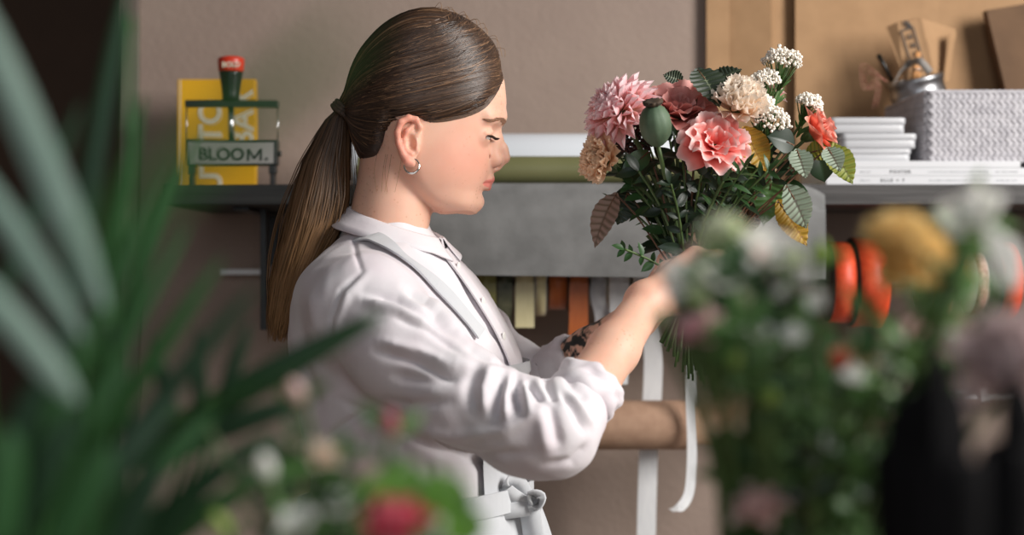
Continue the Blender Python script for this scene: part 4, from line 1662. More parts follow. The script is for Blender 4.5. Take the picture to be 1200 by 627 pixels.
near = (nrm[:, 1] < 0.25) & (sv[:, 1] < 1.72)
disp = np.zeros(len(sv))
creases = [  # polyline, depth mm, width px
    ([(606, 440), (603, 462), (610, 484)], -7, 6), ([(617, 444), (626, 458), (636, 470)], -6, 5), ([(638, 440), (645, 455), (652, 470)], -6, 5), ([(664, 436), (672, 452), (690, 470)], -4, 6),
    ([(592, 440), (584, 466), (581, 492)], -5, 6), ([(560, 425), (552, 455), (556, 480)], -3.5, 8), ([(574, 432), (566, 455), (568, 485)], 4, 7), ([(597, 440), (592, 466), (594, 494)], 4.5, 6),
    ([(614, 448), (618, 468), (622, 490)], 4, 6), ([(642, 470), (650, 500), (655, 525)], -3, 7), ([(630, 472), (636, 500), (640, 530)], 3, 8),
    ([(428, 344), (465, 350), (500, 368), (540, 396)], -5.5, 6), ([(474, 336), (500, 352), (522, 376)], -5, 5), ([(425, 352), (470, 362), (510, 384)], 4, 8), ([(500, 350), (525, 372), (548, 398)], 3, 7),
    ([(440, 470), (480, 476), (525, 470)], -3.5, 7), ([(400, 470), (450, 495), (520, 530), (590, 552)], -4, 6), ([(520, 420), (560, 432), (600, 432)], 3, 9), ([(455, 440), (500, 446), (550, 440)], -3, 8),
    ([(414, 276), (418, 300), (424, 318)], -2.0, 2.5), ([(424, 318), (400, 340), (388, 372), (384, 420)], -2.2, 3), ([(431, 320), (408, 344), (396, 376), (392, 420)], 2.0, 5),
    ([(480, 500), (530, 512), (590, 505), (640, 480)], 3, 7), ([(500, 520), (560, 536), (620, 530)], -3, 6), ([(445, 400), (490, 410), (530, 430)], 3.5, 6), ([(440, 412), (486, 424), (530, 446)], -3.5, 5), ([(540, 400), (575, 424), (600, 428)], -3, 5), ([(655, 455), (672, 478), (684, 505)], -4, 4), ([(668, 462), (684, 482), (694, 500)], 3, 4), ([(460, 370), (500, 386), (540, 414)], -3, 5), ([(690, 520), (670, 540), (640, 545)], -2.5, 5),
    ([(352, 420), (365, 450), (372, 480)], -3, 8), ([(372, 520), (400, 500), (440, 476)], -4.5, 5), ([(360, 560), (400, 540), (440, 500)], -3.5, 8), ([(420, 560), (450, 535), (480, 515)], -3, 8),
    ([(365, 340), (372, 380), (370, 420)], 2.5, 9), ([(450, 560), (470, 590), (480, 620)], -3, 9), ([(380, 560), (390, 600), (392, 627)], -3.5, 9), ([(500, 540), (505, 570), (515, 600)], -3, 8),
    ([(560, 340), (575, 372), (592, 402)], -2.5, 4), ([(536, 316), (552, 346), (570, 380), (588, 404)], -2.2, 2.2), ([(545, 352), (566, 388), (580, 410)], 2, 5)]
for pl_, A_, W_ in creases:
    d_, t_ = pl_dist(pl_, vpx, vpy)
    fade = np.clip(np.minimum(t_, 1 - t_) * 4 + 0.25, 0, 1)
    disp += A_ * 0.0015 * np.exp(-(d_ / W_) ** 2) * fade * near
wob = (np.sin(sv[:, 0] * 61 + sv[:, 2] * 43 + 2 * np.sin(sv[:, 2] * 37 + sv[:, 1] * 21)) + 0.7 * np.sin(sv[:, 2] * 96 - sv[:, 0] * 55 + 2 * np.sin(sv[:, 0] * 47 - sv[:, 1] * 33)) + 0.5 * np.sin(sv[:, 0] * 170 + sv[:, 2] * 120 + 3 * np.sin(sv[:, 1] * 60)))
disp += 0.0005 * wob
far = (sv[:, 1] > 1.76) & (sv[:, 0] > -0.08)
disp += far * 0.0018 * np.sin((sv[:, 0] * 0.9 - sv[:, 2] * .7) * 130 + 3 * np.sin(sv[:, 0] * 40 + sv[:, 2] * 31))
sv2 = sv + nrm * disp[:, None]
sme.vertices.foreach_set('co', sv2.astype(np.float32).ravel())
sme.update()


def cloth_mat(name, c, c2, bump=0.00025):
    m = mat(name, c, 0.8, c2, 15, bump=bump, bscale=120, sheen=0.2, spec=0.25)
    # soft crumple of worn cotton under the weave
    nt = m.node_tree
    N, L = nt.nodes, nt.links
    tc = N.new('ShaderNodeTexCoord')
    nz = N.new('ShaderNodeTexNoise')
    nz.noise_type = 'RIDGED_MULTIFRACTAL'
    nz.inputs['Scale'].default_value = 7
    nz.inputs['Detail'].default_value = 3
    nz.inputs['Distortion'].default_value = 0.8
    L.new(tc.outputs['Object'], nz.inputs[0])
    bp = N.new('ShaderNodeBump')
    bp.inputs['Strength'].default_value = 0.7
    bp.inputs['Distance'].default_value = 0.010
    L.new(nz.outputs[0], bp.inputs['Height'])
    old = N['Principled BSDF'].inputs['Normal'].links[0].from_node
    L.new(bp.outputs[0], old.inputs['Normal'])
    return m


M['shirt'] = cloth_mat('white_cotton', (225, 221, 224), (222, 212, 217))
M['apron'] = cloth_mat('pale_grey_linen', (202, 204, 207), (194, 196, 200))
M['button'] = mat('shirt_button', (240, 238, 234), 0.3)
shirt = link_mesh(sme, 'shirt', M['shirt'], PERSON)
sm = shirt.modifiers.new('relax', 'CORRECTIVE_SMOOTH')
sm.iterations = 1
sm.use_only_smooth = True
sbvh = BVHTree.FromPolygons([tuple(p) for p in sv2], [tuple(q) for q in sq])
CAM = Vector((0, 0, CZ))


def on_shirt(px, py, off=0.0):
    d = (P(px, py, 2.0) - CAM).normalized()
    hit, n_, _, _ = sbvh.ray_cast(CAM, d, 3.0)
    if hit is None:
        return None, None
    if n_.dot(d) > 0:
        n_ = -n_
    return hit + n_ * off, n_


# collar: stand and folded flap round the neck
def collar_ring(phi, lvl, flare):
    """phi 0 = front; returns point on the collar"""
    c, s_ = math.cos(phi), math.sin(phi)
    # front rides low, back rides high
    top_py = 259 - 20 * (-c) + 0 if False else 261 + 19 * c + 0.0
    rx = (53.5 + flare) * S
    ry = (50 + flare) * S
    base = np.array(P(464, 0, YH))
    p = base + TF * rx * c + TN * ry * s_
    return Vector((p[0], p[1], CZ - (top_py + lvl - 313.5) * S))


def collar_surface(b, phis, lv):
    """lv: list of (level px, flare px) from inside-top to outside-bottom"""
    pts = []
    for ph in phis:
        for (l_, fl) in lv(ph):
            pts.append(collar_ring(ph, l_, fl))
    b.grid(pts, len(phis), len(lv(phis[0])))


b = MB()
phis = list(np.linspace(math.radians(4), math.radians(356), 90))
def stand(ph):
    return [(34, -0.5), (4, -1.5), (1.0, -1.2), (0, 0), (1.5, 1.6), (12, 3.6), (22, 7), (34, 12)]
collar_surface(b, phis, stand)
def flap(ph):
    d = min(ph, 2 * PI - ph)
    drop = 20 + 9 * max(0, 1 - d / 0.6)
    wv = 0.6 * math.sin(ph * 9)
    return [(2.0, 1.8), (0.0, 2.4), (1.0, 3.6), (drop * 0.35, 9 + wv * .5), (drop * 0.7, 16.5 + wv), (drop * 0.97, 23 + wv), (drop, 22.7 + wv), (drop * 0.9, 20 + wv), (drop * .4, 8 + wv)]
collar_surface(b, list(np.linspace(math.radians(10), math.radians(350), 90)), flap)
co = b.build('collar', M['shirt'], shirt)
sd_ = co.modifiers.new('thick', 'SOLIDIFY')
sd_.thickness = 0.0012
# placket and buttons
b = MB()
pts = [torso_pt(py_, math.radians(2), 0.004) for py_ in np.linspace(292, 425, 30)]
b.band(pts, Vector(TN), 0.028, 0.002)
b.build('placket', M['shirt'], shirt, smooth=False)
for py_ in (312, 352, 392):
    b = MB()
    pb = torso_pt(py_, math.radians(2), 0.006)
    b.lathe([(0.001, 0.0), (0.0048, 0.0), (0.0052, 0.0008), (0.0045, 0.0016), (0.003, 0.0012), (0.001, 0.0012)], 16, Matrix.Translation(pb) @ Vector(TF).to_track_quat('Z', 'Y').to_matrix().to_4x4())
    b.build('button', M['button'], shirt)
# rolled cuffs
def cuff(cen, axis_, r, length, name):
    axis_ = Vector(axis_).normalized()
    Mx_ = Matrix.Translation(cen) @ axis_.to_track_quat('Z', 'Y').to_matrix().to_4x4()
    b = MB()
    pts = []
    n = 64
    prof = [(-length * .5, r - 0.006), (-length * .5, r), (-length * .42, r + 0.0045), (-length * .2, r + 0.006), (0, r + 0.0045), (length * .1, r + 0.0035), (length * .22, r + 0.0055), (length * .4, r + 0.0055), (length * .5, r + 0.002), (length * .5, r - 0.003), (length * .4, r - 0.006), (-length * .3, r - 0.008)]
    for (z, q) in prof:
        for k_ in range(n):
            a = 2 * PI * k_ / n
            rr3 = q + 0.0016 * math.sin(5 * a + z * 170) + 0.0012 * math.sin(11 * a - z * 260 + 1)
            zz = z + 0.0035 * math.sin(2 * a + .6) + 0.0016 * math.sin(7 * a)
            pts.append(Mx_ @ Vector((rr3 * math.cos(a), rr3 * math.sin(a), zz)))
    b.grid(pts, len(prof), n, wrap=True)
    return b.build('rolled_cuff', M['shirt'], shirt)


cuff(lerp(elN, wrN, 0.25), wrN - elN, 0.0315, 0.038, 'n')
cuff(lerp(elF, wrF, 0.40), wrF - elF, 0.034, 0.050, 'f')

# apron: bib, neck strap, waist band with a knot, skirt
def torso_panel(b, py0, py1, ph0, ph1, off, nu, nv, fold=0.0, fr=9, flare=0.0, thick=0.0016):
    for side in (0, 1):
        pts = []
        for i in range(nu):
            py = py0 + (py1 - py0) * i / (nu - 1)
            for j in range(nv):
                ph = ph0 + (ph1 - ph0) * j / (nv - 1)
                f_ = (i / (nu - 1))
                o_ = off + flare * f_ + fold * f_ * math.sin(ph * fr + 1.3 * math.sin(ph * 3)) - (thick if side else 0)
                pts.append(torso_pt(py, ph, o_))
        b.grid(pts, nu, nv)


M['apron_top'] = M['apron']
APRON = MB()
torso_panel(APRON, 424, 592, math.radians(-52), math.radians(34), 0.0075, 30, 40, fold=0.001, fr=14)
apron = APRON.build('apron', M['apron'], PERSON)
b = MB()
torso_panel(b, 424, 436, math.radians(-52), math.radians(34), 0.0092, 6, 40)
b.build('bib_hem', M['apron'], apron)
b = MB()
for side in (0, 1):
    pts = []
    for i in range(26):
        py = 586 + (1060 - 586) * i / 25
        for j in range(90):
            ph = math.radians(-105) + math.radians(180) * j / 89
            f_ = i / 25
            pyq = min(py, 738)
            p_ = torso_pt(pyq, ph, 0.011 + 0.05 * f_ + (0.003 + 0.012 * f_) * math.sin(ph * 11 + 1.6 * math.sin(ph * 4)) - 0.0016 * side)
            p_.z = CZ - (py - 313.5) * S
            pts.append(p_)
    b.grid(pts, 26, 90)
b.build('skirt', M['apron'], apron)
b = MB()
pts, wds = [], []
for j in range(80):
    ph = math.radians(-180) + 2 * PI * j / 79
    p_ = torso_pt(588, ph, 0.0145)
    p_.z += 0.010 * math.cos(ph - 0.4) + 0.004
    pts.append(p_)
b.band(pts, (0, 0, 1), 0.026, 0.003)
b.build('waist_tie', M['apron'], apron, smooth=False)
kn = torso_pt(583, math.radians(6), 0.026)
def kp(dx, dz, dy=0.0):
    return kn + Vector((dx * S, dy, -dz * S))
b = MB()
b.sphere(kn + Vector((0.004, -0.006, 0.0)), 0.0125, 14, 10, (0.95, 0.8, 1.05))
b.band(spline([kp(-2, -2, -.012), kp(-20, -16, -.024), kp(-27, -24, -.026), kp(-22, -30, -.020), kp(-10, -26, -.014), kp(0, -6, -.010)], 26), [Vector((0.5, -0.3, 0.8))] * 26, 0.02, 0.003)
b.band(spline([kp(0, -4, -.010), kp(4, -16, -.02), kp(14, -14, -.02), kp(12, -2, -.016), kp(4, 2, -.012)], 20), [Vector((0.3, -0.8, 0.5))] * 20, 0.018, 0.003)
b.band(spline([kp(2, 4, -.012), kp(5, 24, -.014), kp(8, 50, -.012), kp(10, 110, -.008)], 20), [Vector((1, -0.4, 0.0))] * 20, 0.024, 0.003)
b.band(spline([kp(6, 4, -.006), kp(14, 26, -.006), kp(22, 56, -.004), kp(30, 120, -.004)], 20), [Vector((0.9, 0.4, 0.0))] * 20, 0.022, 0.003)
b.band(spline([kp(4, 0, -.012), kp(-18, 2, -.020), kp(-50, 6, -.020)], 14), [Vector((0, 0, 1))] * 14, 0.018, 0.003)
b.build('waist_knot', M['apron'], apron)
b = MB()
pts, wds = [], []
for ph_, py_ in ((165, 296), (150, 284), (135, 277)):
    pts.append(torso_pt(py_, math.radians(ph_), 0.004))
    d_ = Vector((pts[-1].x - P(457, 0, YH).x, pts[-1].y - YH, 0.05)).normalized()
    wds.append(d_)
for q in spline([Vector((436, 280, 0)), Vector((448, 288, 0)), Vector((462, 299, 0)), Vector((490, 320, 0)), Vector((520, 347, 0)), Vector((545, 376, 0)), Vector((560, 394, 0))], 44):
    h_, n_ = on_shirt(q.x, q.y, 0.0035)
    if h_ is not None:
        pts.append(h_)
        wds.append(n_)
# even out the path and the facing
for _ in range(6):
    pts = [pts[0]] + [(pts[i - 1] + pts[i] * 2 + pts[i + 1]) / 4 for i in range(1, len(pts) - 1)] + [pts[-1]]
    wds = [wds[0]] + [((wds[i - 1] + wds[i] * 2 + wds[i + 1]) / 4).normalized() for i in range(1, len(wds) - 1)] + [wds[-1]]
wd = []
for i in range(len(pts)):
    t_ = pts[min(i + 1, len(pts) - 1)] - pts[max(i - 1, 0)]
    wd.append(wds[i].cross(t_).normalized())
pts = [p + n_ * 0.002 for p, n_ in zip(pts, wds)]
b.band(pts, wd, 0.023, 0.0022)
b.build('neck_strap', M['apron'], apron, smooth=False)

# trousers and shoes below the frame
FT = Field(axis((-0.30, 0.10, 0.008)), axis((1.5, 1.9, 0.008)), axis((0.03, 1.06, 0.008)))
FT.cone((-0.105, 1.70, 0.99), (-0.105, 1.70, 0.92), 0.125, 0.135, 0.03)
for sy in (-1, 1):
    FT.chain([(-0.105, 1.70 + 0.075 * sy, 0.9), (-0.10, 1.70 + 0.09 * sy, 0.5), (-0.115, 1.70 + 0.09 * sy, 0.1)], [0.09, 0.066, 0.052], 0.03)
tv, tq = FT.mesh()
M['denim'] = mat('dark_denim', (52, 58, 70), 0.85, (44, 49, 60), 40)
link_mesh(fast_mesh('trousers', tv, tq), 'trousers', M['denim'], PERSON)
M['shoe'] = mat('white_leather', (220, 218, 214), 0.5)
for sy in (-1, 1):
    FT = Field(axis((-0.20, 0.12, 0.006)), axis((1.70 + 0.09 * sy - 0.08, 1.70 + 0.09 * sy + 0.08, 0.006)), axis((-0.004, 0.15, 0.006)))
    yc = 1.70 + 0.09 * sy
    FT.chain([(-0.13, yc, 0.045), (-0.04, yc, 0.04), (0.06, yc, 0.03)], [0.04, 0.042, 0.034], 0.02)
    FT.cone((-0.125, yc, 0.06), (-0.118, yc, 0.10), 0.044, 0.05, 0.02)
    FT.apply(lambda X, Y, Z: (0.003 - Z) + 0 * X + 0 * Y, (-.3, 1.4, -0.01), (.3, 2.0, 0.15), 0, 'i')
    tv, tq = FT.mesh()
    link_mesh(fast_mesh('shoe', tv, tq), 'shoe', M['shoe'], PERSON)

# ================================================================== flowers and leaves
def frame(o, d, up=(0, 0, 1)):
    """matrix at o with local Z along d"""
    d = Vector(d).normalized()
    up = Vector(up)
    x = up.cross(d)
    if x.length < 1e-4:
        x = Vector((1, 0, 0))
    x.normalize()
    y = d.cross(x)
    return Matrix(((x.x, y.x, d.x, o[0]), (x.y, y.y, d.y, o[1]), (x.z, y.z, d.z, o[2]), (0, 0, 0, 1)))


def petal(b, Mx, L, W, shape=1.6, base=0.25, cup=0.15, bend=0.0, ruf=0.0, fr=4, serr=0.0, nu=8, nv=7, tip=0.0, ph=None, roll=0.0, taper=0.55):
    """petal from the origin along local +Y, inner face towards +Z"""
    ph = random.uniform(0, 6) if ph is None else ph
    vs, ts = [], []
    for i in range(nu):
        s = i / (nu - 1)
        wf = base + (1 - base) * math.sin(min(1, s ** 0.8 * 1.15) * PI / 2)
        endf = 1 - max(0, (s - 0.62) / 0.38) ** shape * (taper + (1 - taper) * tip)
        ww = W / 2 * wf * endf
        th = bend * s
        for j in range(nv):
            a = -1 + 2 * j / (nv - 1)
            x = ww * a
            yl = L * s * (1 - (0.18 + 0.3 * tip) * a * a * s) + serr * L * s * (1 if j % 2 else -1) * (1 if i == nu - 1 else 0.2 * s)
            z = cup * W * a * a * (0.4 + 0.6 * math.sin(s * PI * .8)) + ruf * W * s ** 1.7 * math.sin(a * fr + ph + s * 2) * (0.4 + 0.6 * abs(a))
            z += roll * W * a * s
            yy = yl if abs(bend) < 1e-3 else (math.sin(th) / bend * L) * (yl / max(L * s, 1e-6) if s > 0 else 1)
            zz = z + (0 if abs(bend) < 1e-3 else (1 - math.cos(th)) / bend * L)
            vs.append(Mx @ Vector((x, yy, zz)))
            ts.append(s)
    b.grid(vs, nu, nv, ts)


def pet_m(c, az, el, r0=0.0, z0=0.0, twist=0.0):
    """petal frame in a flower: az round the axis, el 0 = spread flat, 90 = upright"""
    return c @ Matrix.Rotation(az, 4, 'Z') @ Matrix.Translation((0, r0, z0)) @ Matrix.Rotation(el, 4, 'X') @ Matrix.Rotation(twist, 4, 'Y')


def leaf(b, Mx, L, W, fold=0.2, bend=-0.6, veins=0, depth=0.0, serr=0.0, nu=13, nv=9, widest=0.42, point=1.0, wavy=0.0):
    """leaf from the origin along +Y, upper face +Z; veins = pleats per side"""
    vs, ts = [], []
    ph = random.uniform(0, 6)
    for i in range(nu):
        s = i / (nu - 1)
        if s < widest:
            wf = math.sin(s / widest * PI / 2) ** 0.75
        else:
            wf = math.cos((s - widest) / (1 - widest) * PI / 2) ** (0.85 * point)
        wf = max(wf, 0.02)
        th = bend * s
        for j in range(nv):
            a = -1 + 2 * j / (nv - 1)
            ww = W / 2 * wf * (1 + (serr * (1 if i % 2 else -1) if abs(a) > .98 else 0))
            x = ww * a
            off = depth * math.sin((s * veins - abs(a) * 0.9) * 2 * PI) * abs(a) ** 0.5 * (1 - s * .3) if veins else 0
            z = fold * W / 2 * abs(a) * wf + off + wavy * W * math.sin(s * 7 + ph) * a * a
            y0 = (math.sin(th) / bend * L) if abs(bend) > 1e-3 else L * s
            z0 = ((1 - math.cos(th)) / bend * L) if abs(bend) > 1e-3 else 0
            y0 -= serr * 0 + 0.04 * L * a * a
            vs.append(Mx @ Vector((x, y0 - z * math.sin(th), z0 + z * math.cos(th))))
            ts.append((0.0 if abs(a) < .06 else abs(math.sin(PI * (s * veins - 0.9 * abs(a))))) if veins else abs(a))
    b.grid(vs, nu, nv, ts)


def aim(o, d, nrm):
    """matrix at o: local Y along d, local Z near nrm"""
    d = Vector(d).normalized()
    nrm = Vector(nrm)
    z = nrm - d * nrm.dot(d)
    z = z.normalized() if z.length > 1e-4 else d.orthogonal().normalized()
    x = d.cross(z)
    return Matrix(((x.x, d.x, z.x, o[0]), (x.y, d.y, z.y, o[1]), (x.z, d.z, z.z, o[2]), (0, 0, 0, 1)))


def bloom_dahlia(b, Mx, R):
    n_w = 9
    for w_ in range(n_w):
        f = w_ / (n_w - 1)
        n = int(17 - 9 * f)
        el = math.radians(-18 + 100 * f ** 1.1)
        L = R * (1.0 - 0.52 * f)
        for i in range(n):
            az = 2 * PI * (i + 0.5 * (w_ % 2)) / n + random.uniform(-.08, .08)
            petal(b, pet_m(Mx, az, el + random.uniform(-.1, .1), R * 0.10 * (1 - f), R * (0.02 + 0.16 * f)), L * random.uniform(.92, 1.05), R * 0.36, 1.5, 0.4, 0.34, 0.30, nu=10, nv=7, tip=0.0, taper=0.75)


def bloom_carnation(b, Mx, R, n=46):
    for i in range(n):
        f = (i + 0.5) / n
        az = i * 2.39996 + random.uniform(-.2, .2)
        el = math.radians(8 + 84 * f ** 0.85) + random.uniform(-.12, .12)
        L = R * random.uniform(0.88, 1.06)
        petal(b, pet_m(Mx, az, el, 0.03 * R, 0.0, random.uniform(-.35, .35)), L, R * 0.8, 0.8, 0.12, 0.05, 0.25, ruf=0.20, fr=6.5, serr=0.035, nu=9, nv=15, taper=0.2)


def bloom_lisianthus(b, Mx, R, open_=1.0):
    k = 0
    for w_, (n, el, L, W) in enumerate(((6, 22, 1.06, 1.05), (6, 42, 1.0, 0.95), (5, 60, .86, .8), (4, 76, .66, .6), (3, 84, .5, .45))):
        for i in range(n):
            az = 2 * PI * i / n + w_ * 0.5 + random.uniform(-.15, .15)
            petal(b, pet_m(Mx, az, math.radians(el * (1.25 - .25 * open_)) + random.uniform(-.12, .12), 0.04 * R, 0, random.uniform(-.2, .2)), R * L * random.uniform(.95, 1.06), R * W, 1.0, 0.22, 0.12, -0.35 * open_, ruf=0.15, fr=5.5, serr=0.012, nu=12, nv=15, taper=0.15)


def bloom_rose(b, Mx, R):
    for w_, (n, el, L, W, bd) in enumerate(((5, 38, 1.0, 1.05, -0.7), (5, 58, .98, .95, -0.3), (5, 74, .95, .8, .15), (4, 84, .9, .62, .5), (3, 89, .85, .42, .7))):
        for i in range(n):
            az = 2 * PI * i / n + w_ * 0.55 + random.uniform(-.15, .15)
            petal(b, pet_m(Mx, az, math.radians(el) + random.uniform(-.06, .06), 0.10 * R * (1 - w_ / 6), 0, random.uniform(-.1, .1)), R * L, R * W, 1.1, 0.35, 0.38, bd, ruf=0.03, fr=3, nu=9, nv=9)


def bloom_small(b, Mx, R, n=5):
    for i in range(n):
        petal(b, pet_m(Mx, 2 * PI * i / n + random.uniform(-.1, .1), math.radians(random.uniform(10, 45))), R, R * 0.9, 1.0, .25, .2, .2, nu=6, nv=5)
    b.sphere(Mx @ Vector((0, 0, R * .12)), R * 0.2, 6, 4)


def bloom_bud(b, Mx, R):
    b.lathe([(R * .12, 0), (R * .34, R * .25), (R * .42, R * .7), (R * .33, R * 1.15), (R * .12, R * 1.5), (R * .02, R * 1.6)], 10, Mx)


# ---- plant materials
M['dahlia'] = mat('dahlia_petal', (236, 140, 150), 0.55, grad=((0.0, (248, 226, 172)), (0.4, (250, 202, 188)), (0.8, (251, 202, 206)), (1.0, (254, 236, 238))), trans=0.42, sheen=0.2)
M['peach'] = mat('peach_petal', (240, 205, 172), 0.6, grad=((0.0, (236, 190, 146)), (0.5, (251, 226, 198)), (1.0, (254, 244, 232))), trans=0.38)
M['tan'] = mat('tan_petal', (232, 190, 144), 0.6, grad=((0.0, (212, 154, 108)), (0.5, (244, 204, 164)), (1.0, (250, 226, 198))), trans=0.38)
M['mauve'] = mat('dusty_rose_petal', (206, 122, 116), 0.6, grad=((0.0, (160, 80, 74)), (0.6, (216, 138, 130)), (1.0, (230, 166, 158))), trans=0.22)
M['coral'] = mat('coral_petal', (242, 112, 106), 0.55, grad=((0.0, (230, 84, 74)), (0.5, (246, 124, 114)), (0.8, (249, 160, 152)), (1.0, (254, 226, 222))), trans=0.25)
M['salmon'] = mat('salmon_petal', (246, 132, 110), 0.55, grad=((0.0, (236, 104, 78)), (0.7, (250, 150, 126)), (1.0, (252, 186, 170))), trans=0.3)
M['blush'] = mat('blush_petal', (240, 206, 200), 0.55, trans=0.3)
M['whitepet'] = mat('white_petal', (250, 249, 244), 0.55, trans=0.4)
M['greenwhite'] = mat('green_white_petal', (216, 224, 176), 0.55, grad=((0, (164, 190, 96)), (1, (236, 238, 214))), trans=0.3)
M['yellowpet'] = mat('yellow_petal', (238, 196, 96), 0.55, grad=((0, (206, 150, 40)), (0.6, (236, 186, 84)), (1, (248, 224, 164))), trans=0.3)
M['redpet'] = mat('red_pink_petal', (206, 62, 84), 0.5, grad=((0, (150, 28, 48)), (0.6, (208, 58, 80)), (1, (230, 120, 136))), trans=0.25)
M['pinkpet'] = mat('pink_petal', (232, 168, 176), 0.5, grad=((0, (206, 110, 130)), (1, (240, 200, 202))), trans=0.3)
M['greypink'] = mat('greyish_pink_petal', (206, 184, 182), 0.7, trans=0.25)
M['seed'] = mat('dark_seed_head', (74, 44, 40), 0.8, (52, 32, 30), 200)
M['pod'] = mat('poppy_pod', (84, 104, 80), 0.6, (66, 86, 64), 40, bump=0.0003, bscale=120)
M['podcrown'] = mat('pod_crown', (84, 66, 48), 0.8, (52, 42, 34), 200)
M['stem'] = mat('green_stem', (76, 98, 48), 0.55, (60, 82, 40), 40)
M['stem_brown'] = mat('brown_stem', (112, 76, 52), 0.6, (92, 62, 42), 40)
M['leaf'] = mat('dark_green_leaf', (58, 92, 50), 0.38, (44, 74, 38), 30, trans=0.22)
M['leaf_mid'] = mat('mid_green_leaf', (98, 138, 76), 0.42, (78, 116, 58), 30, trans=0.3)
M['leaf_deep'] = mat('deep_green_leaf', (30, 50, 28), 0.4, (22, 38, 22), 30, trans=0.1)
M['leaf_light'] = mat('light_green_leaf', (146, 178, 116), 0.42, (122, 158, 92), 30, trans=0.35)
M['leaf_bright'] = mat('bright_green_leaf', (128, 180, 56), 0.42, (96, 150, 42), 30, trans=0.35)
M['leaf_rasp'] = mat('pleated_leaf', (70, 86, 64), 0.5, grad=((0.0, (138, 146, 118)), (0.25, (52, 66, 46)), (1.0, (34, 46, 32))), col2=(60, 72, 50), nscale=60, nmix=0.25, trans=0.15)
M['leaf_silver'] = mat('silvery_leaf_back', (150, 164, 146), 0.6, grad=((0.0, (60, 52, 42)), (0.45, (112, 128, 106)), (1.0, (150, 168, 148))), col2=(110, 96, 84), nscale=70, nmix=0.3, trans=0.15)
M['leaf_yellow'] = mat('turning_leaf', (178, 142, 42), 0.5, grad=((0.0, (128, 78, 34)), (0.35, (190, 148, 44)), (1.0, (168, 134, 46))), col2=(196, 156, 52), nscale=35, nmix=0.4, trans=0.3)
M['leaf_lime'] = mat('lime_leaf', (128, 140, 50), 0.5, grad=((0.0, (96, 62, 40)), (0.3, (134, 148, 56)), (1.0, (158, 156, 60))), col2=(92, 122, 44), nscale=40, nmix=0.4, trans=0.3)
M['leaf_brown'] = mat('brown_leaf', (112, 92, 80), 0.6, grad=((0.0, (96, 74, 58)), (0.3, (106, 90, 76)), (1.0, (136, 112, 100))), trans=0.15)
M['leaf_black'] = mat('backlit_black_leaf', (14, 12, 14), 0.85, (10, 9, 10), 20, spec=0.15)  # backlit darkness of the leaves is put into the colour
M['palm'] = mat('palm_leaf', (66, 116, 62), 0.45, (52, 98, 50), 8, trans=0.35)
M['palm_dark'] = mat('dark_palm_leaf', (36, 72, 40), 0.5, (28, 60, 33), 8, trans=0.2)
M['palm_grey'] = mat('grey_green_palm_leaf', (150, 172, 158), 0.5, (130, 156, 142), 8, trans=0.2)
M['rice'] = mat('white_floret', (250, 244, 234), 0.7, (236, 224, 208), 300)

# ---- the held bouquet: every stem runs through the hands to its cut end
NECK = P(806, 338, 1.662)
BQ = 'flowers and leaf stems in the held bouquet'
ends = iter([(775, 402), (782, 412), (790, 418), (797, 412), (803, 428), (810, 438), (816, 434), (822, 446), (828, 440), (786, 408), (794, 424), (807, 444), (814, 428), (820, 438), (830, 430), (779, 406), (800, 436), (812, 446), (825, 450), (791, 430)] * 6)


def stem_path(top, d_top, jit=0.010):
    a = random.uniform(0, 2 * PI)
    r = jit * math.sqrt(random.random())
    nk = NECK + Vector((r * math.cos(a), r * math.sin(a), random.uniform(-.01, .01)))
    ex, ey = next(ends)
    e = P(ex, ey, 1.662 + random.uniform(-.02, .02))
    top = Vector(top)
    mid = lerp(nk, top, 0.55) + Vector(d_top) * -0.02 + Vector((0, 0, 0.012))
    return spline([top, mid, lerp(nk, mid, .25), nk, lerp(nk, e, 0.5), e], 22)


def bq_flower(name, cat, label, px, py, Y, axis_, bloom, R, m, sm='stem', srad=0.0022, calyx=True):
    c = P(px, py, Y)
    axis_ = Vector(axis_).normalized()
    t = thing(name, label, cat, c, BQ)
    back = c - axis_ * R * 0.45
    b = MB()
    bloom(b, frame(back, axis_), R)
    b.build('bloom', m, t)
    b = MB()
    b.tube(stem_path(back, axis_), srad, 7)
    b.build('stem', M[sm], t)
    if calyx:
        b = MB()
        b.lathe([(srad, -R * .32), (R * .16, -R * .2), (R * .22, 0.0), (R * .26, R * .12), (R * .1, R * .1)], 12, frame(back, axis_))
        b.build('calyx', M['stem'], t)
    return t


bq_flower('dahlia', 'flower', 'large pink dahlia with pale tips at the upper left of the bouquet', 711, 120, 1.66, (-0.72, -0.42, 0.5), bloom_dahlia, 0.052, M['dahlia'], srad=0.003)
bq_flower('carnation', 'flower', 'tan carnation hanging at the far left of the bouquet under the dahlia', 700, 186, 1.65, (-0.75, -0.55, 0.05), bloom_carnation, 0.034, M['tan'])
bq_flower('lisianthus', 'flower', 'dusty rose ruffled lisianthus behind the green seed pod', 796, 122, 1.655, (0.0, -0.6, 0.7), lambda b, m_, R: bloom_lisianthus(b, m_, R, 0.5), 0.044, M['mauve'])
bq_flower('lisianthus', 'flower', 'bright coral ruffled lisianthus in the front of the bouquet', 840, 162, 1.61, (0.1, -0.85, 0.5), lambda b, m_, R: bloom_lisianthus(b, m_, R, 1.1), 0.041, M['coral'])
bq_flower('carnation', 'flower', 'pale peach carnation at the top centre of the bouquet', 868, 114, 1.625, (0.12, -0.6, 0.75), bloom_carnation, 0.040, M['peach'])
bq_flower('rose', 'flower', 'small salmon orange rose at the right edge of the bouquet', 962, 152, 1.66, (0.75, -0.4, 0.4), bloom_rose, 0.034, M['salmon'])
bq_flower('rose_bud', 'flower', 'pale pink bud beside the white florets at the top right', 908, 108, 1.70, (0.5, -0.2, 0.8), bloom_rose, 0.020, M['blush'])
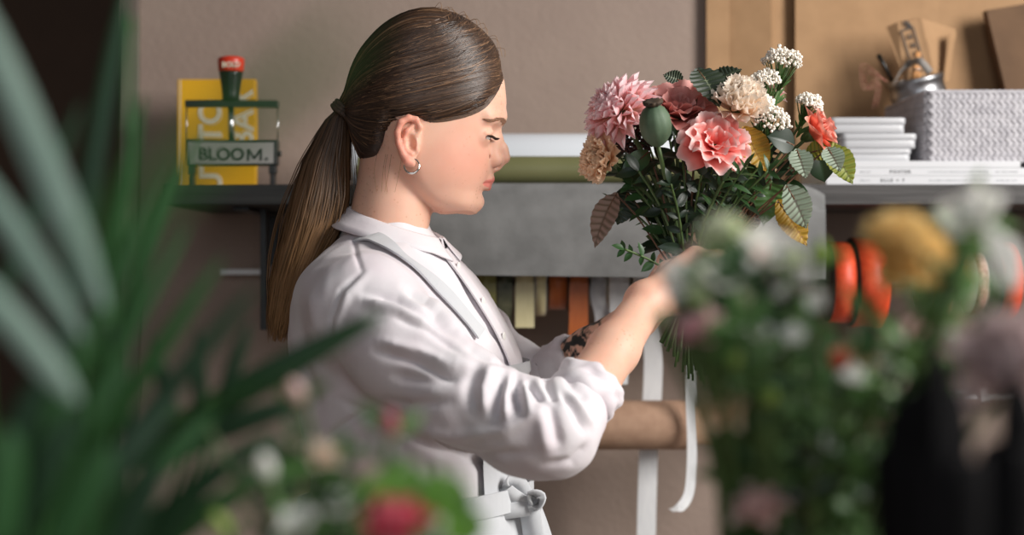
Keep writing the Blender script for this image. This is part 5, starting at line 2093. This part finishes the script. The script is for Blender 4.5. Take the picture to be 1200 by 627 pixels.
bq_flower('seed_head', 'seed head', 'dark brown seed head tucked between the dahlia and the green pod', 742, 150, 1.70, (-0.2, -0.6, 0.6), lambda b, m_, R: [b.sphere(m_ @ (Vector((math.cos(i * 2.4) * math.sqrt(1 - (1 - 1.3 * i / 170) ** 2), math.sin(i * 2.4) * math.sqrt(max(0, 1 - (1 - 1.3 * i / 170) ** 2)), (1 - 1.3 * i / 170))) * R), R * .12, 6, 4) for i in range(170)], 0.026, M['seed'])

# poppy pod
c = P(768, 146, 1.60)
pt_ = thing('poppy_pod', 'round green poppy seed pod with dark crown in the front of the bouquet', 'seed pod', c, BQ)
ax_ = Vector((-0.16, -0.42, 1)).normalized()
Mx = frame(c - ax_ * 0.022, ax_)
b = MB()
b.lathe([(0.003, -0.004), (0.007, -0.002), (0.011, 0.002), (0.0168, 0.011), (0.0185, 0.021), (0.0172, 0.031), (0.0125, 0.040), (0.008, 0.0435), (0.006, 0.045)], 36, Mx, mod=lambda a, z: 1 + 0.022 * math.cos(10 * a) * (1 if z > 0 else 0))
b.build('pod', M['pod'], pt_)
b = MB()
b.lathe([(0.006, 0.0435), (0.0095, 0.0465), (0.0108, 0.0500), (0.006, 0.0495), (0.001, 0.0485)], 30, Mx, mod=lambda a, z: 1 + 0.16 * math.cos(10 * a))
b.build('crown', M['podcrown'], pt_)
b = MB()
b.tube(stem_path(c - ax_ * 0.024, ax_), 0.0026, 8)
b.build('stem', M['stem'], pt_)

# rice flower sprays
def rice(px, py, Y, R, label, lean):
    c = P(px, py, Y)
    t = thing('rice_flower', label, 'flower', c, 'white floret sprays in the bouquet')
    ax = Vector(lean).normalized()
    Mx = frame(c - ax * R * 0.8, ax)
    b = MB()
    st = MB()
    base = c - ax * R * 2.1
    for i in range(64):
        f = (i + .5) / 64
        th = math.acos(1 - 0.95 * f)
        az = i * 2.39996
        p = Mx @ (Vector((math.sin(th) * math.cos(az), math.sin(th) * math.sin(az), math.cos(th) * 0.85)) * R * random.uniform(.86, 1.05))
        for q in range(5):
            dv = Vector((random.gauss(0, 1), random.gauss(0, 1), random.gauss(0, 1))).normalized() * R * 0.11
            b.sphere(p + dv, random.uniform(0.0011, 0.0021), 6, 4)
        if i % 3 == 0:
            st.tube([base, lerp(base, p, .6) - ax * 0.002, p], [0.0011, 0.0008, 0.0005], 5)
    b.build('florets', M['rice'], t)
    lf = MB()
    for i in range(26):
        q = base + ax * random.uniform(-.02, R * 1.1)
        dv = (Vector((random.gauss(0, 1), random.gauss(0, 1), random.gauss(0, 1))).normalized() * 0.7 + ax).normalized()
        leaf(lf, aim(q, dv, Vector((0, -1, .3))), random.uniform(.012, .022), 0.003, .2, -.3, nu=5, nv=3)
    lf.build('needle_leaves', M['leaf_mid'], t)
    st.tube(stem_path(base, ax), 0.0016, 6)
    st.build('stem', M['stem'], t)


rice(918, 58, 1.66, 0.023, 'tallest spray of white florets at the top right of the bouquet', (0.1, -.15, 1))
rice(894, 84, 1.65, 0.018, 'small spray of white florets just left of and below the tallest one', (-.2, -.25, 1))
rice(908, 128, 1.63, 0.022, 'spray of white florets right of the peach carnation', (.15, -.5, 0.9))
rice(952, 112, 1.67, 0.016, 'spray of white florets directly above the salmon rose', (.35, -.2, 1))
rice(893, 112, 1.64, 0.015, 'small spray of white florets touching the peach carnation', (0, -.4, 1))

# single large leaves (one stem each)
def big_leaf(px, py, Y, ex, ey, dY, W, m, label, nrm=(0, -1, 0.25), bend=-0.5, veins=9, fold=0.25, depth=0.0013, serr=0.03, nm='raspberry_leaf'):
    a, e = P(px, py, Y), P(ex, ey, Y + dY)
    t = thing(nm, label, 'leaf', a, BQ)
    L = (e - a).length * (1.05 + abs(bend) * .04)
    b = MB()
    d = (e - a).normalized()
    n_ = Vector(nrm)
    # start steeper so that the bent tip lands on the aimed point
    Mx = aim(a, d, n_) @ Matrix.Rotation(-bend / 2, 4, 'X')
    leaf(b, Mx, L, W, fold, bend, veins, depth, serr, nu=73, nv=15)
    b.build('blade', m, t)
    b = MB()
    b.tube(spline([a, lerp(a, NECK, .3) + Vector((0, 0, .006)), lerp(a, NECK, .7), NECK], 14), 0.0011, 6)
    b.tube([Mx @ Vector((0, 0.0, 0.0)), Mx @ Vector((0, L * .3, 0.0003 + (1 - math.cos(bend * .3)) / bend * L))], 0.0009, 5)
    b.build('stem', M['stem_brown'], t)


big_leaf(818, 82, 1.655, 842, 124, -.03, 0.042, M['leaf_rasp'], 'dark pleated leaf behind the dusty rose lisianthus, at the bouquet top', nrm=(0.1, -0.8, 0.6))
big_leaf(838, 98, 1.70, 868, 82, 0.0, 0.03, M['leaf_rasp'], 'small dark pleated leaf rising left of the peach carnation', nrm=(-.3, -0.7, 0.6))
big_leaf(800, 96, 1.69, 778, 88, 0.0, 0.02, M['leaf_rasp'], 'small dark leaf sticking up at the very top left of the lisianthus')
big_leaf(872, 150, 1.63, 898, 200, -.01, 0.036, M['leaf_yellow'], 'yellowing leaf right under the coral lisianthus', bend=.3)
big_leaf(934, 176, 1.64, 944, 208, -.02, 0.028, M['leaf_silver'], 'striped silvery leaf below the salmon rose', bend=-.4)
big_leaf(930, 170, 1.63, 900, 160, -.01, 0.03, M['leaf_deep'], 'dark glossy leaf left of the salmon rose', veins=0)
big_leaf(945, 180, 1.66, 984, 172, 0, 0.026, M['leaf_lime'], 'short lime leaf under the salmon rose')
big_leaf(972, 172, 1.66, 998, 214, -.01, 0.033, M['leaf_lime'], 'green and yellow pleated leaf drooping at the far right of the bouquet', bend=-.7)
big_leaf(970, 174, 1.64, 984, 200, -.02, 0.026, M['leaf_silver'], 'small silvery leaf lying over the drooping lime leaf')
big_leaf(958, 176, 1.68, 966, 212, 0.01, 0.036, M['leaf_deep'], 'near black leaf left of the drooping lime leaf', veins=0, serr=.01)
big_leaf(922, 218, 1.63, 944, 266, 0.01, 0.034, M['leaf_silver'], 'large silvery leaf with dark veins hanging at the lower right', bend=-.8)
big_leaf(912, 236, 1.65, 944, 286, 0.0, 0.034, M['leaf_yellow'], 'mustard yellow leaf hanging behind the large silvery leaf', bend=-.4)
big_leaf(905, 205, 1.66, 895, 262, 0.0, 0.036, M['leaf_mid'], 'broad green leaf hanging beside the mustard yellow leaf', bend=-.3)
big_leaf(880, 238, 1.67, 868, 278, 0.01, 0.034, M['leaf_brown'], 'olive brown leaf low in the bouquet above the hands', bend=-.3)
big_leaf(722, 228, 1.67, 698, 288, 0.0, 0.032, M['leaf_brown'], 'curled brown leaf drooping at the lower left of the bouquet', bend=-.8, nrm=(-.5, -1, .1))
big_leaf(735, 226, 1.68, 724, 262, 0.01, 0.032, M['leaf_deep'], 'dark drooping leaf beside the curled brown leaf', bend=-.5, serr=.05)
big_leaf(760, 178, 1.66, 728, 208, -.01, 0.024, M['leaf'], 'green leaf sticking out below the dark seed head', veins=0, serr=0)

# leafy sprigs that fill the bouquet
def sprig_parts(b_st, b_lf, path, nl, L, W, opp=True, start=0.25, droop=-.5, spread=0.9, terminal=True):
    n = len(path)
    for k in range(nl):
        f = start + (1 - start) * k / max(nl - 1, 1)
        u = f * (n - 1)
        i = min(int(u), n - 2)
        p = lerp(path[i], path[i + 1], u - i)
        d = (path[i + 1] - path[i]).normalized()
        side = d.cross(Vector((0, -1, .3))).normalized()
        for sg in ((1, -1) if opp else ((1,) if k % 2 else (-1,))):
            dv = (d * (1 - 0.45 * spread) + side * sg * spread + Vector((random.uniform(-.45, .45), random.uniform(-.6, .4), random.uniform(-.4, .35)))).normalized()
            sc = random.uniform(.55, 1.15) * (1 - 0.3 * f)
            if random.random() < .14:
                continue
            leaf(b_lf, aim(p, dv, Vector((random.uniform(-.8, .8), -0.7, random.uniform(0, 1)))), L * sc, W * sc, .25, droop * random.uniform(.3, 1.2), nu=7, nv=5)
    if terminal:
        d = (path[-1] - path[-2]).normalized()
        leaf(b_lf, aim(path[-1], d, Vector((0, -.7, .6))), L * .7, W * .7, .2, droop * .6, nu=7, nv=5)


def bq_sprig(px, py, Y, m, nl, L, W, label, sag=0.0, opp=True, start=.35, nm='leaf_sprig', down=True, group='green sprigs in the held bouquet'):
    tip = P(px, py, Y)
    t = thing(nm, label, 'foliage', tip, group)
    mid = lerp(NECK, tip, .5) + Vector((0, random.uniform(-.01, .01), 0.018 + sag))
    path = spline([NECK, mid, tip], 18)
    bl, bs = MB(), MB()
    sprig_parts(bs, bl, path, nl, L, W, opp, start)
    if down:
        ex, ey = next(ends)
        bs.tube(list(reversed(path)) + spline([NECK, P(ex, ey, 1.662 + random.uniform(-.02, .02))], 5)[1:], 0.0014, 6)
    else:
        bs.tube(list(reversed(path)), 0.0012, 6)
    bl.build('leaves', m, t)
    bs.build('stem', M['stem'], t)


bq_sprig(732, 292, 1.63, M['leaf'], 6, 0.024, 0.013, 'leafy sprig pointing left just above the hands, with small oval leaves', sag=-.012, opp=True, start=.25)
bq_sprig(716, 232, 1.69, M['stem'], 7, 0.02, 0.003, 'thin wiry twig reaching left above the curled brown leaf', opp=False)
sl = 'dark green leafy sprig filling the middle of the held bouquet'
for (px, py, Y) in ((722, 190, 1.70), (735, 172, 1.72), (748, 200, 1.64), (760, 170, 1.73), (775, 190, 1.66), (785, 165, 1.74), (800, 185, 1.63), (815, 175, 1.71), (822, 205, 1.62), (836, 195, 1.68), (850, 205, 1.63),
                    (858, 180, 1.73), (868, 195, 1.66), (880, 175, 1.71), (890, 195, 1.64), (900, 180, 1.70), (912, 200, 1.67), (925, 190, 1.73), (740, 215, 1.66), (726, 205, 1.75), (770, 205, 1.76), (805, 200, 1.77), (720, 175, 1.74), (745, 185, 1.78), (755, 225, 1.72), (780, 232, 1.75), (820, 230, 1.74), (850, 228, 1.72), (870, 222, 1.75), (895, 228, 1.72), (915, 222, 1.73), (830, 165, 1.76), (790, 160, 1.77), (865, 165, 1.76), (900, 165, 1.76), (930, 205, 1.70), (840, 190, 1.77), (880, 205, 1.76), (905, 212, 1.62), (786, 215, 1.61)):
    bq_sprig(px, py, Y, M[random.choice(['leaf', 'leaf_deep', 'leaf_deep', 'leaf_deep'])], 7, random.uniform(.028, .042), random.uniform(.012, .021), sl, start=.3, opp=random.random() < .55)
lime_l = 'fresh green narrow-leaved sprig in front of the dark leaves of the bouquet'
for (px, py, Y) in ((848, 212, 1.60), (872, 196, 1.605), (900, 200, 1.61)):
    bq_sprig(px, py, Y, M['leaf'], 6, .03, .0085, lime_l, start=.4)

# ================================================================== work table with the flowers nearest the camera
M['tabletop'] = mat('table_wood', (150, 120, 92), 0.6, (126, 98, 74), 10, stretch=(1, 8, 8))
TZ = 0.92
wt = thing('work_table', 'wooden work table in front of the person, holding the vases', 'table', (0, 0.78, 0))
b = MB()
b.box(-0.75, 0.8, 0.30, 1.2, TZ - 0.035, TZ)
b.build('table_top', M['tabletop'], wt, smooth=False, bevel=0.003)
for x in (-0.7, 0.75):
    for y in (0.35, 1.15):
        b = MB()
        b.box(x - 0.025, x + 0.025, y - 0.025, y + 0.025, 0, TZ - 0.035)
        b.build('leg', M['tabletop'], wt, smooth=False, bevel=0.002)
M['vase'] = mat('dark_ceramic', (40, 42, 42), 0.35)
M['glass'] = mat('green_ceramic', (120, 138, 126), 0.3)


def vase(x, y, r, h, label, m, name='vase'):
    t = thing(name, label, 'vase', (x, y, TZ))
    b = MB()
    b.lathe([(r * .7, 0.0), (r * .75, 0.002), (r, h * .35), (r * .95, h * .7), (r * .72, h * .93), (r * .78, h), (r * .72, h), (r * .64, h * .92), (r * .85, h * .6), (r * .6, 0.01)], 36, Matrix.Translation((x, y, TZ + 0.0003)))
    b.build('body', m, t)


FQ = 0.88                     # how near the foreground flowers stand to the lens
VR = P(905, 627, 0.82 * FQ)
VR = Vector((VR.x, 0.82 * FQ, TZ))
vase(VR.x, VR.y, 0.07, 0.2, 'dark vase holding the blurred right-hand flowers', M['vase'])
VC = P(430, 627, 0.74 * FQ)
VC = Vector((VC.x, 0.74 * FQ, TZ))
vase(VC.x, VC.y, 0.06, 0.16, 'green vase holding the blurred flowers in front of the apron', M['glass'])
VD = P(1115, 627, 0.6 * FQ)
VD = Vector((VD.x, 0.6 * FQ, TZ))
vase(VD.x, VD.y, 0.05, 0.14, 'dark vase holding the near black leaves at the right', M['vase'])
PQ = 1.0                     # and how near the palm
VP = Vector((P(30, 627, 0.72 * PQ).x, 0.72 * PQ, TZ))
vase(VP.x, VP.y, 0.08, 0.15, 'dark pot of the blurred palm at the left', M['vase'], 'plant_pot')


def fg_stem(base, mouth_z, tip, sag=.0):
    m0 = Vector((base.x + random.uniform(-.02, .02), base.y + random.uniform(-.02, .02), base.z + 0.03))
    m1 = Vector((base.x + random.uniform(-.025, .025), base.y + random.uniform(-.025, .025), mouth_z))
    return spline([m0, m1, lerp(m1, tip, .5) + Vector((0, 0, 0.02 + sag)), tip], 16)


def fg_flower(name, label, px, py, Y, base, mz, axis_, bloom, R, m, group, sm='stem', leaves=0):
    Y *= FQ
    R *= FQ
    c = P(px, py, Y)
    axis_ = Vector(axis_).normalized()
    t = thing(name, label, 'flower', c, group)
    b = MB()
    back = c - axis_ * R * .4
    bloom(b, frame(back, axis_), R)
    b.build('bloom', m, t)
    b = MB()
    path = fg_stem(base, mz, back)
    b.tube(path, 0.0018, 6)
    b.build('stem', M[sm], t)
    if leaves:
        bl = MB()
        sprig_parts(None, bl, path[8:], leaves, .03, .012, terminal=False)
        bl.build('leaves', M['leaf_mid'], t)
    return t


def fg_sprig(px, py, Y, base, mz, m, nl, L, W, label, group, start=.2, opp=True):
    Y *= FQ
    L *= FQ
    W *= FQ
    tip = P(px, py, Y)
    t = thing('leaf_sprig', label, 'foliage', tip, group)
    path = fg_stem(base, mz, tip)
    bl, bs = MB(), MB()
    sprig_parts(bs, bl, path[5:], nl, L, W, opp, start)
    bs.tube(path, 0.0016, 6)
    bl.build('leaves', m, t)
    bs.build('stem', M['stem'], t)


GR = 'blurred flowers of the arrangement at the right'
RZ = TZ + 0.2
for i, (px, py, Y, R, bl, m, lab) in enumerate((
        (845, 272, .78, .017, bloom_rose, 'greenwhite', 'pale green and white bloom just right of the raised hand'),
        (900, 290, .78, .019, bloom_small, 'whitepet', 'white blossom below the hanging yellow leaf'),
        (866, 300, .78, .016, bloom_small, 'whitepet', 'small white blossom beside the pale green bloom'),
        (800, 318, .78, .015, bloom_small, 'whitepet', 'small white blossom in front of the wrist'),
        (818, 348, .76, .011, bloom_small, 'greenwhite', 'small greenish blossom in front of the fingers'),
        (846, 328, .76, .016, bloom_small, 'whitepet', 'white blossom right of the fingers'),
        (960, 302, .80, .012, bloom_bud, 'greenwhite', 'yellow-green bud left of the orange ribbons'),
        (814, 386, .76, .013, bloom_rose, 'pinkpet', 'pale pink bloom in front of the cut stems'),
        (860, 428, .76, .009, bloom_bud, 'greenwhite', 'pale bud right of the cut stems'),
        (848, 478, .78, .015, bloom_rose, 'tan', 'tan bloom in front of the end of the kraft roll'),
        (905, 410, .78, .010, bloom_bud, 'whitepet', 'white bud deep in the right-hand greenery'),
        (985, 425, .80, .012, bloom_bud, 'salmon', 'salmon bud under the orange ribbons'),
        (1012, 412, .78, .013, bloom_small, 'tan', 'tan blossom below the larger orange ribbon'),
        (1060, 292, .76, .027, bloom_carnation, 'yellowpet', 'yellow carnation in front of the orange ribbons'),
        (1098, 310, .78, .024, bloom_carnation, 'yellowpet', 'second yellow carnation, touching the first on its right'),
        (1143, 250, .72, .022, bloom_small, 'whitepet', 'white open bloom high at the right edge'),
        (960, 470, .80, .009, bloom_bud, 'whitepet', 'tiny white bud low in the right-hand greenery'),
        (888, 592, .78, .018, bloom_rose, 'blush', 'blush bloom at the bottom, left of the near black leaves'),
        (945, 600, .80, .014, bloom_small, 'pinkpet', 'pale pink blossom at the bottom edge under the greenery'),
        (1180, 420, .66, .032, bloom_rose, 'greypink', 'greyish pink bloom at the right edge above the white rail'))):
    fg_flower('rose' if bl is bloom_rose else 'carnation' if bl is bloom_carnation else 'flower_bud' if bl is bloom_bud else 'blossom', lab, px, py, Y, VR, RZ, (random.uniform(-.4, .4), -.6, random.uniform(.3, .9)), bl, R, M[m], GR, leaves=0 if px < 880 else 4 if i in (1, 13, 15) else 2)
wb = 'tiny pale blossom scattered in the right-hand greenery'
for (px, py, Y) in ((812, 300, .8), (856, 284, .8), (884, 284, .79), (886, 304, .78), (915, 286, .8), (930, 300, .8), (830, 318, .77), (784, 330, .78), (822, 338, .78), (862, 318, .77), (900, 326, .78), (790, 345, .77), (775, 372, .78), (828, 300, .79), (880, 318, .77), (918, 312, .79), (940, 330, .78), (835, 372, .75), (870, 352, .76), (912, 345, .77), (958, 352, .78), (890, 388, .75), (930, 392, .77), (1000, 440, .77), (1040, 430, .76), (970, 520, .78), (1030, 500, .77), (900, 470, .76), (1070, 385, .78)):
    fg_flower('blossom', wb, px, py, Y, VR, RZ, (random.uniform(-.4, .4), -.7, .6), random.choice([bloom_small, bloom_bud]), random.uniform(.007, .011), M[random.choice(['whitepet', 'greenwhite', 'whitepet', 'blush'])], 'tiny pale blossoms of the arrangement at the right', leaves=0)
# white calla-like petal at the right
CQ = .70 * FQ
c = P(1170, 300, CQ)
t = thing('calla_lily', 'white pointed calla petal leaning at the right edge', 'flower', c, GR)
b = MB()
petal(b, aim(P(1186, 338, CQ), (P(1158, 262, CQ) - P(1186, 338, CQ)), (0.2, -1, .2)), 0.034, 0.017, 1.4, .4, .35, -.2, nu=10, nv=9, tip=.5)
b.build('bloom', M['whitepet'], t)
b = MB()
b.tube(fg_stem(VR, RZ, P(1186, 340, CQ)), 0.002, 6)
b.build('stem', M['stem'], t)

gl = 'green leafy sprig in the blurred arrangement at the right'
GG = 'green sprigs of the arrangement at the right'
for i in range(46):
    f = random.random()
    px = random.uniform(790, 1075)
    top = np.interp(px, [790, 820, 870, 930, 965, 1045, 1075], [335, 318, 306, 330, 415, 420, 390])
    py = top + random.uniform(0, 200 if px > 860 else 40) * random.random() ** .7
    fg_sprig(px, py, random.uniform(.74, .9), VR, RZ, M[random.choice(['leaf', 'leaf', 'leaf_mid', 'leaf_deep', 'leaf_mid', 'leaf_light'])], 10, random.uniform(.022, .034), random.uniform(.009, .015), gl, GG, start=.15 if px > 880 else .78)
gl2 = 'green leafy sprig at the right edge behind the white calla petal'
for (px, py) in ((1120, 262), (1138, 235), (1150, 265), (1125, 330), (1165, 340), (1110, 370), (1140, 300), (1128, 290)):
    fg_sprig(px, py, random.uniform(.72, .8), VR, RZ, M[random.choice(['leaf_mid', 'leaf_light'])], 9, .028, .010, gl2, GG, start=.25)

# near black leaves at the lower right
kb_ = 'near black strap leaf rising at the lower right corner'
for i, (px, py, bx, W, lab) in enumerate(((1103, 392, 1100, .024, 'near black strap leaf with the highest tip at the lower right'), (1075, 450, 1075, .036, None), (1125, 450, 1118, .022, None), (1060, 520, 1062, .036, None), (1132, 540, 1126, .030, None),
                                          (1092, 470, 1090, .04, None), (1192, 432, 1195, .026, 'near black strap leaf crossing the right edge of the picture'), (1180, 510, 1172, .03, None), (1110, 540, 1105, .04, None), (1195, 520, 1190, .03, None), (1150, 590, 1146, .030, None))):
    W *= FQ * .72
    Yk_ = (.56 + .012 * (i % 4)) * FQ
    tip, mid = P(px, py, Yk_), P(bx, 640, Yk_)
    t = thing('dark_leaf', lab or kb_, 'leaf', tip, 'near black leaves at the lower right')
    b = MB()
    base = Vector((lerp(mid, VD, .75).x, VD.y, TZ + .10))
    path = spline([base, mid, tip], 24)
    vs, ts = [], []
    for k_, p_ in enumerate(path):
        f = k_ / 23
        ww = W / 2 * min(1, .3 + f * 1.6) * (1 - max(0, (f - .6) / .4) ** 2.2)
        for j in range(7):
            a = -1 + j / 3
            vs.append(p_ + Vector((ww * a, .35 * ww * a * a - .002 * math.sin(f * 5), 0)))
            ts.append(abs(a))
    b.grid(vs, 24, 7, ts)
    b.build('blade', M['leaf_black'], t)
    b = MB()
    b.tube([path[0], path[8], path[16], path[21]], [0.0022, 0.0018, 0.0012, 0.0006], 6)
    b.build('midrib', M['leaf_black'], t)

# bottom arrangement in front of the apron
GB = 'blurred flowers at the bottom in front of the apron'
BZ = TZ + .16
for i, (px, py, Y, R, bl, m, lab) in enumerate((
        (462, 612, .62, .018, bloom_rose, 'redpet', 'deep pink red rose at the bottom centre'),
        (512, 618, .66, .017, bloom_rose, 'whitepet', 'pale cream bloom right of the deep pink rose'),
        (378, 532, .72, .011, bloom_rose, 'peach', 'cream bud over the white shirt back, lower one'),
        (350, 466, .72, .010, bloom_bud, 'blush', 'highest cream bud, beside the shirt back'),
        (458, 502, .72, .010, bloom_bud, 'pinkpet', 'small coral pink bud in front of the sleeve'),
        (428, 555, .72, .013, bloom_rose, 'greypink', 'greyish pink bloom above the deep pink rose'),
        (314, 552, .70, .010, bloom_bud, 'whitepet', 'white bud on a pale stalk at the lower left'),
        (352, 612, .70, .016, bloom_small, 'whitepet', 'white blossom at the bottom left of the deep pink rose'),
        (262, 620, .70, .010, bloom_bud, 'greenwhite', 'pale bud lying at the bottom edge, far left of the rose'),
        (240, 488, .74, .008, bloom_bud, 'greenwhite', 'tiny pale bud between the palm leaves'),
        (400, 590, .70, .014, bloom_small, 'whitepet', 'small white blossom left of the deep pink rose'))):
    fg_flower('rose' if bl is bloom_rose else 'flower_bud' if bl is bloom_bud else 'blossom', lab, px, py, Y, VC, BZ, (random.uniform(-.4, .4), -.5, .8), bl, R, M[m], GB, leaves=2, sm='leaf_light' if px in (314, 262) else 'stem')
gb = 'green leafy sprig in the blurred bunch in front of the apron'
for (px, py, Y, mm) in ((350, 520, .72, 'leaf'), (330, 545, .74, 'leaf'), (368, 560, .72, 'leaf_mid'), (405, 540, .74, 'leaf_mid'), (420, 575, .72, 'leaf'), (440, 560, .74, 'leaf_mid'), (380, 600, .7, 'leaf'), (340, 590, .72, 'leaf_deep'), (310, 560, .74, 'leaf'), (412, 610, .7, 'leaf_mid')):
    fg_sprig(px, py, Y, VC, BZ, M[mm], 8, .026, .011, gb, 'green sprigs of the bunch in front of the apron', start=.3)
for (px, py, ex, ey, W, lab) in ((478, 606, 482, 538, .022, 'broad bright green leaf left of the two upright ones'), (508, 606, 516, 546, .018, 'broad bright green leaf rising above the cream bloom'), (530, 612, 532, 552, .018, 'narrow bright green leaf at the right of the bunch'), (546, 640, 542, 585, .020, 'bright green leaf at the bottom right of the bunch'), (450, 590, 452, 548, .020, 'mid-sized bright green leaf above the deep pink rose')):
    a, e = P(px, py, .645 * FQ), P(ex, ey, .645 * FQ)
    W *= FQ
    t = thing('leaf', lab, 'leaf', a, 'bright green leaves of the bunch in front of the apron')
    b = MB()
    leaf(b, aim(a, e - a, (0.1, -1, .2)), (e - a).length, W, .2, -.3, nu=13, nv=7)
    b.build('blade', M['leaf_bright'], t)
    b = MB()
    b.tube(list(reversed(fg_stem(VC, BZ, a))), 0.0014, 6)
    b.build('stem', M['stem'], t)

# palm at the left
pm = thing('potted_palm', 'large blurred palm with long green blades filling the left side', 'plant', (VP.x, VP.y, TZ + .1), None)


def blade(bx, by, tx, ty, Yb, Yt, W, m='palm', arch=.02, dead=0):
    Yb, Yt, W = Yb * PQ, Yt * PQ, W * PQ
    a, e = P(bx, by, Yb), P(tx, ty, Yt)
    path = spline([a, lerp(a, e, .5) + Vector((0, 0, arch)), e], 16)
    vs, ts = [], []
    d = (e - a).normalized()
    view = (lerp(a, e, .5) - CAM).normalized()
    side = d.cross(Vector((0.15, -1, .2))).normalized()
    for k_, p_ in enumerate(path):
        f = k_ / 15
        ww = W / 2 * min(1, .3 + 3 * f) * (1 - max(0, (f - .5) / .5) ** 2.2) + .0003
        for j in range(5):
            aa = -1 + j / 2
            vs.append(p_ + side * ww * aa + Vector((0, -1, 0)) * (.3 * ww * (1 - abs(aa))))
            ts.append(abs(aa))
    b = MB()
    b.grid(vs, 16, 5, ts)
    b.build('frond_leaflet', M[m], pm)


root_ = Vector((VP.x, VP.y, TZ + .10))
fronds = [
    ([(40, 640, .70), (150, 530, .66), (260, 470, .63), (360, 425, .61), (440, 372, .60)], .0030),
    ([(30, 640, .72), (90, 500, .70), (140, 330, .70), (152, 20, .72)], .0026),
    ([(10, 640, .62), (40, 520, .60), (70, 420, .58)], .0030),
]
blades = [   # base pixel, tip pixel, depths, width, material
    (120, 560, 452, 366, .74, .74, .0150, 'palm_dark'), (170, 545, 372, 466, .74, .74, .012, 'palm_dark'),
    (120, 360, -60, -60, .56, .54, .0130, 'palm_grey'), (95, 395, -70, 150, .56, .54, .0095, 'palm_grey'), (90, 470, -70, 290, .54, .52, .0105, 'palm_grey'),
    (20, 580, 205, 190, .62, .64, .0090, 'palm'), (40, 600, 222, 262, .64, .66, .0080, 'palm'), (60, 610, 262, 300, .66, .66, .0085, 'palm'), (80, 615, 300, 335, .62, .62, .0090, 'palm_dark'),
    (-20, 400, 96, 120, .60, .62, .0070, 'palm_dark'), (60, 480, 150, -30, .70, .72, .0110, 'palm_dark'), (100, 420, 168, 110, .70, .70, .0080, 'palm'), (110, 470, 232, 150, .72, .74, .0065, 'palm'),
    (214, 545, 176, 392, .74, .74, .0080, 'palm_dark'), (236, 520, 231, 385, .74, .74, .0075, 'palm_dark'), (250, 515, 292, 376, .74, .74, .0080, 'palm_dark'), (150, 520, 130, 380, .68, .68, .0075, 'palm_dark'),
    (10, 640, 150, 420, .58, .60, .0120, 'palm'), (60, 650, 210, 460, .58, .60, .0120, 'palm_dark'), (100, 650, 262, 470, .62, .64, .0110, 'palm'), (140, 655, 320, 505, .66, .66, .0110, 'palm_dark'), (180, 650, 344, 540, .66, .66, .0090, 'palm'),
    (-20, 620, 60, 420, .56, .56, .0120, 'palm_dark'), (0, 660, 90, 480, .54, .54, .0140, 'palm_dark'), (60, 670, 130, 520, .54, .54, .0140, 'palm'), (130, 670, 190, 540, .56, .56, .0120, 'palm_dark'), (-10, 660, 10, 500, .52, .52, .0160, 'palm'),
    (170, 670, 250, 560, .58, .57, .0110, 'palm_dark')]
for i, bl_ in enumerate(blades):
    blade(*bl_, arch=.003)
# the very near blade that crosses the upper left as a wide soft streak
blade(100, 300, 430, 20, .25, .22, .005, 'palm', arch=.001)
for rp, r_ in fronds:
    b = MB()
    b.tube(spline([root_] + [P(q[0], q[1], q[2] * PQ) for q in rp], 30), [r_] * 20 + [r_ * .7] * 10, 7)
    b.build('frond_stalk', M['palm'], pm)
b = MB()
for bl_ in blades:
    b.tube(spline([root_, lerp(root_, P(bl_[0], bl_[1], bl_[4] * PQ), .6) + Vector((0, 0, .01)), P(bl_[0], bl_[1], bl_[4] * PQ)], 8), 0.0016, 5)
b.build('leaf_stalks', M['palm'], pm)
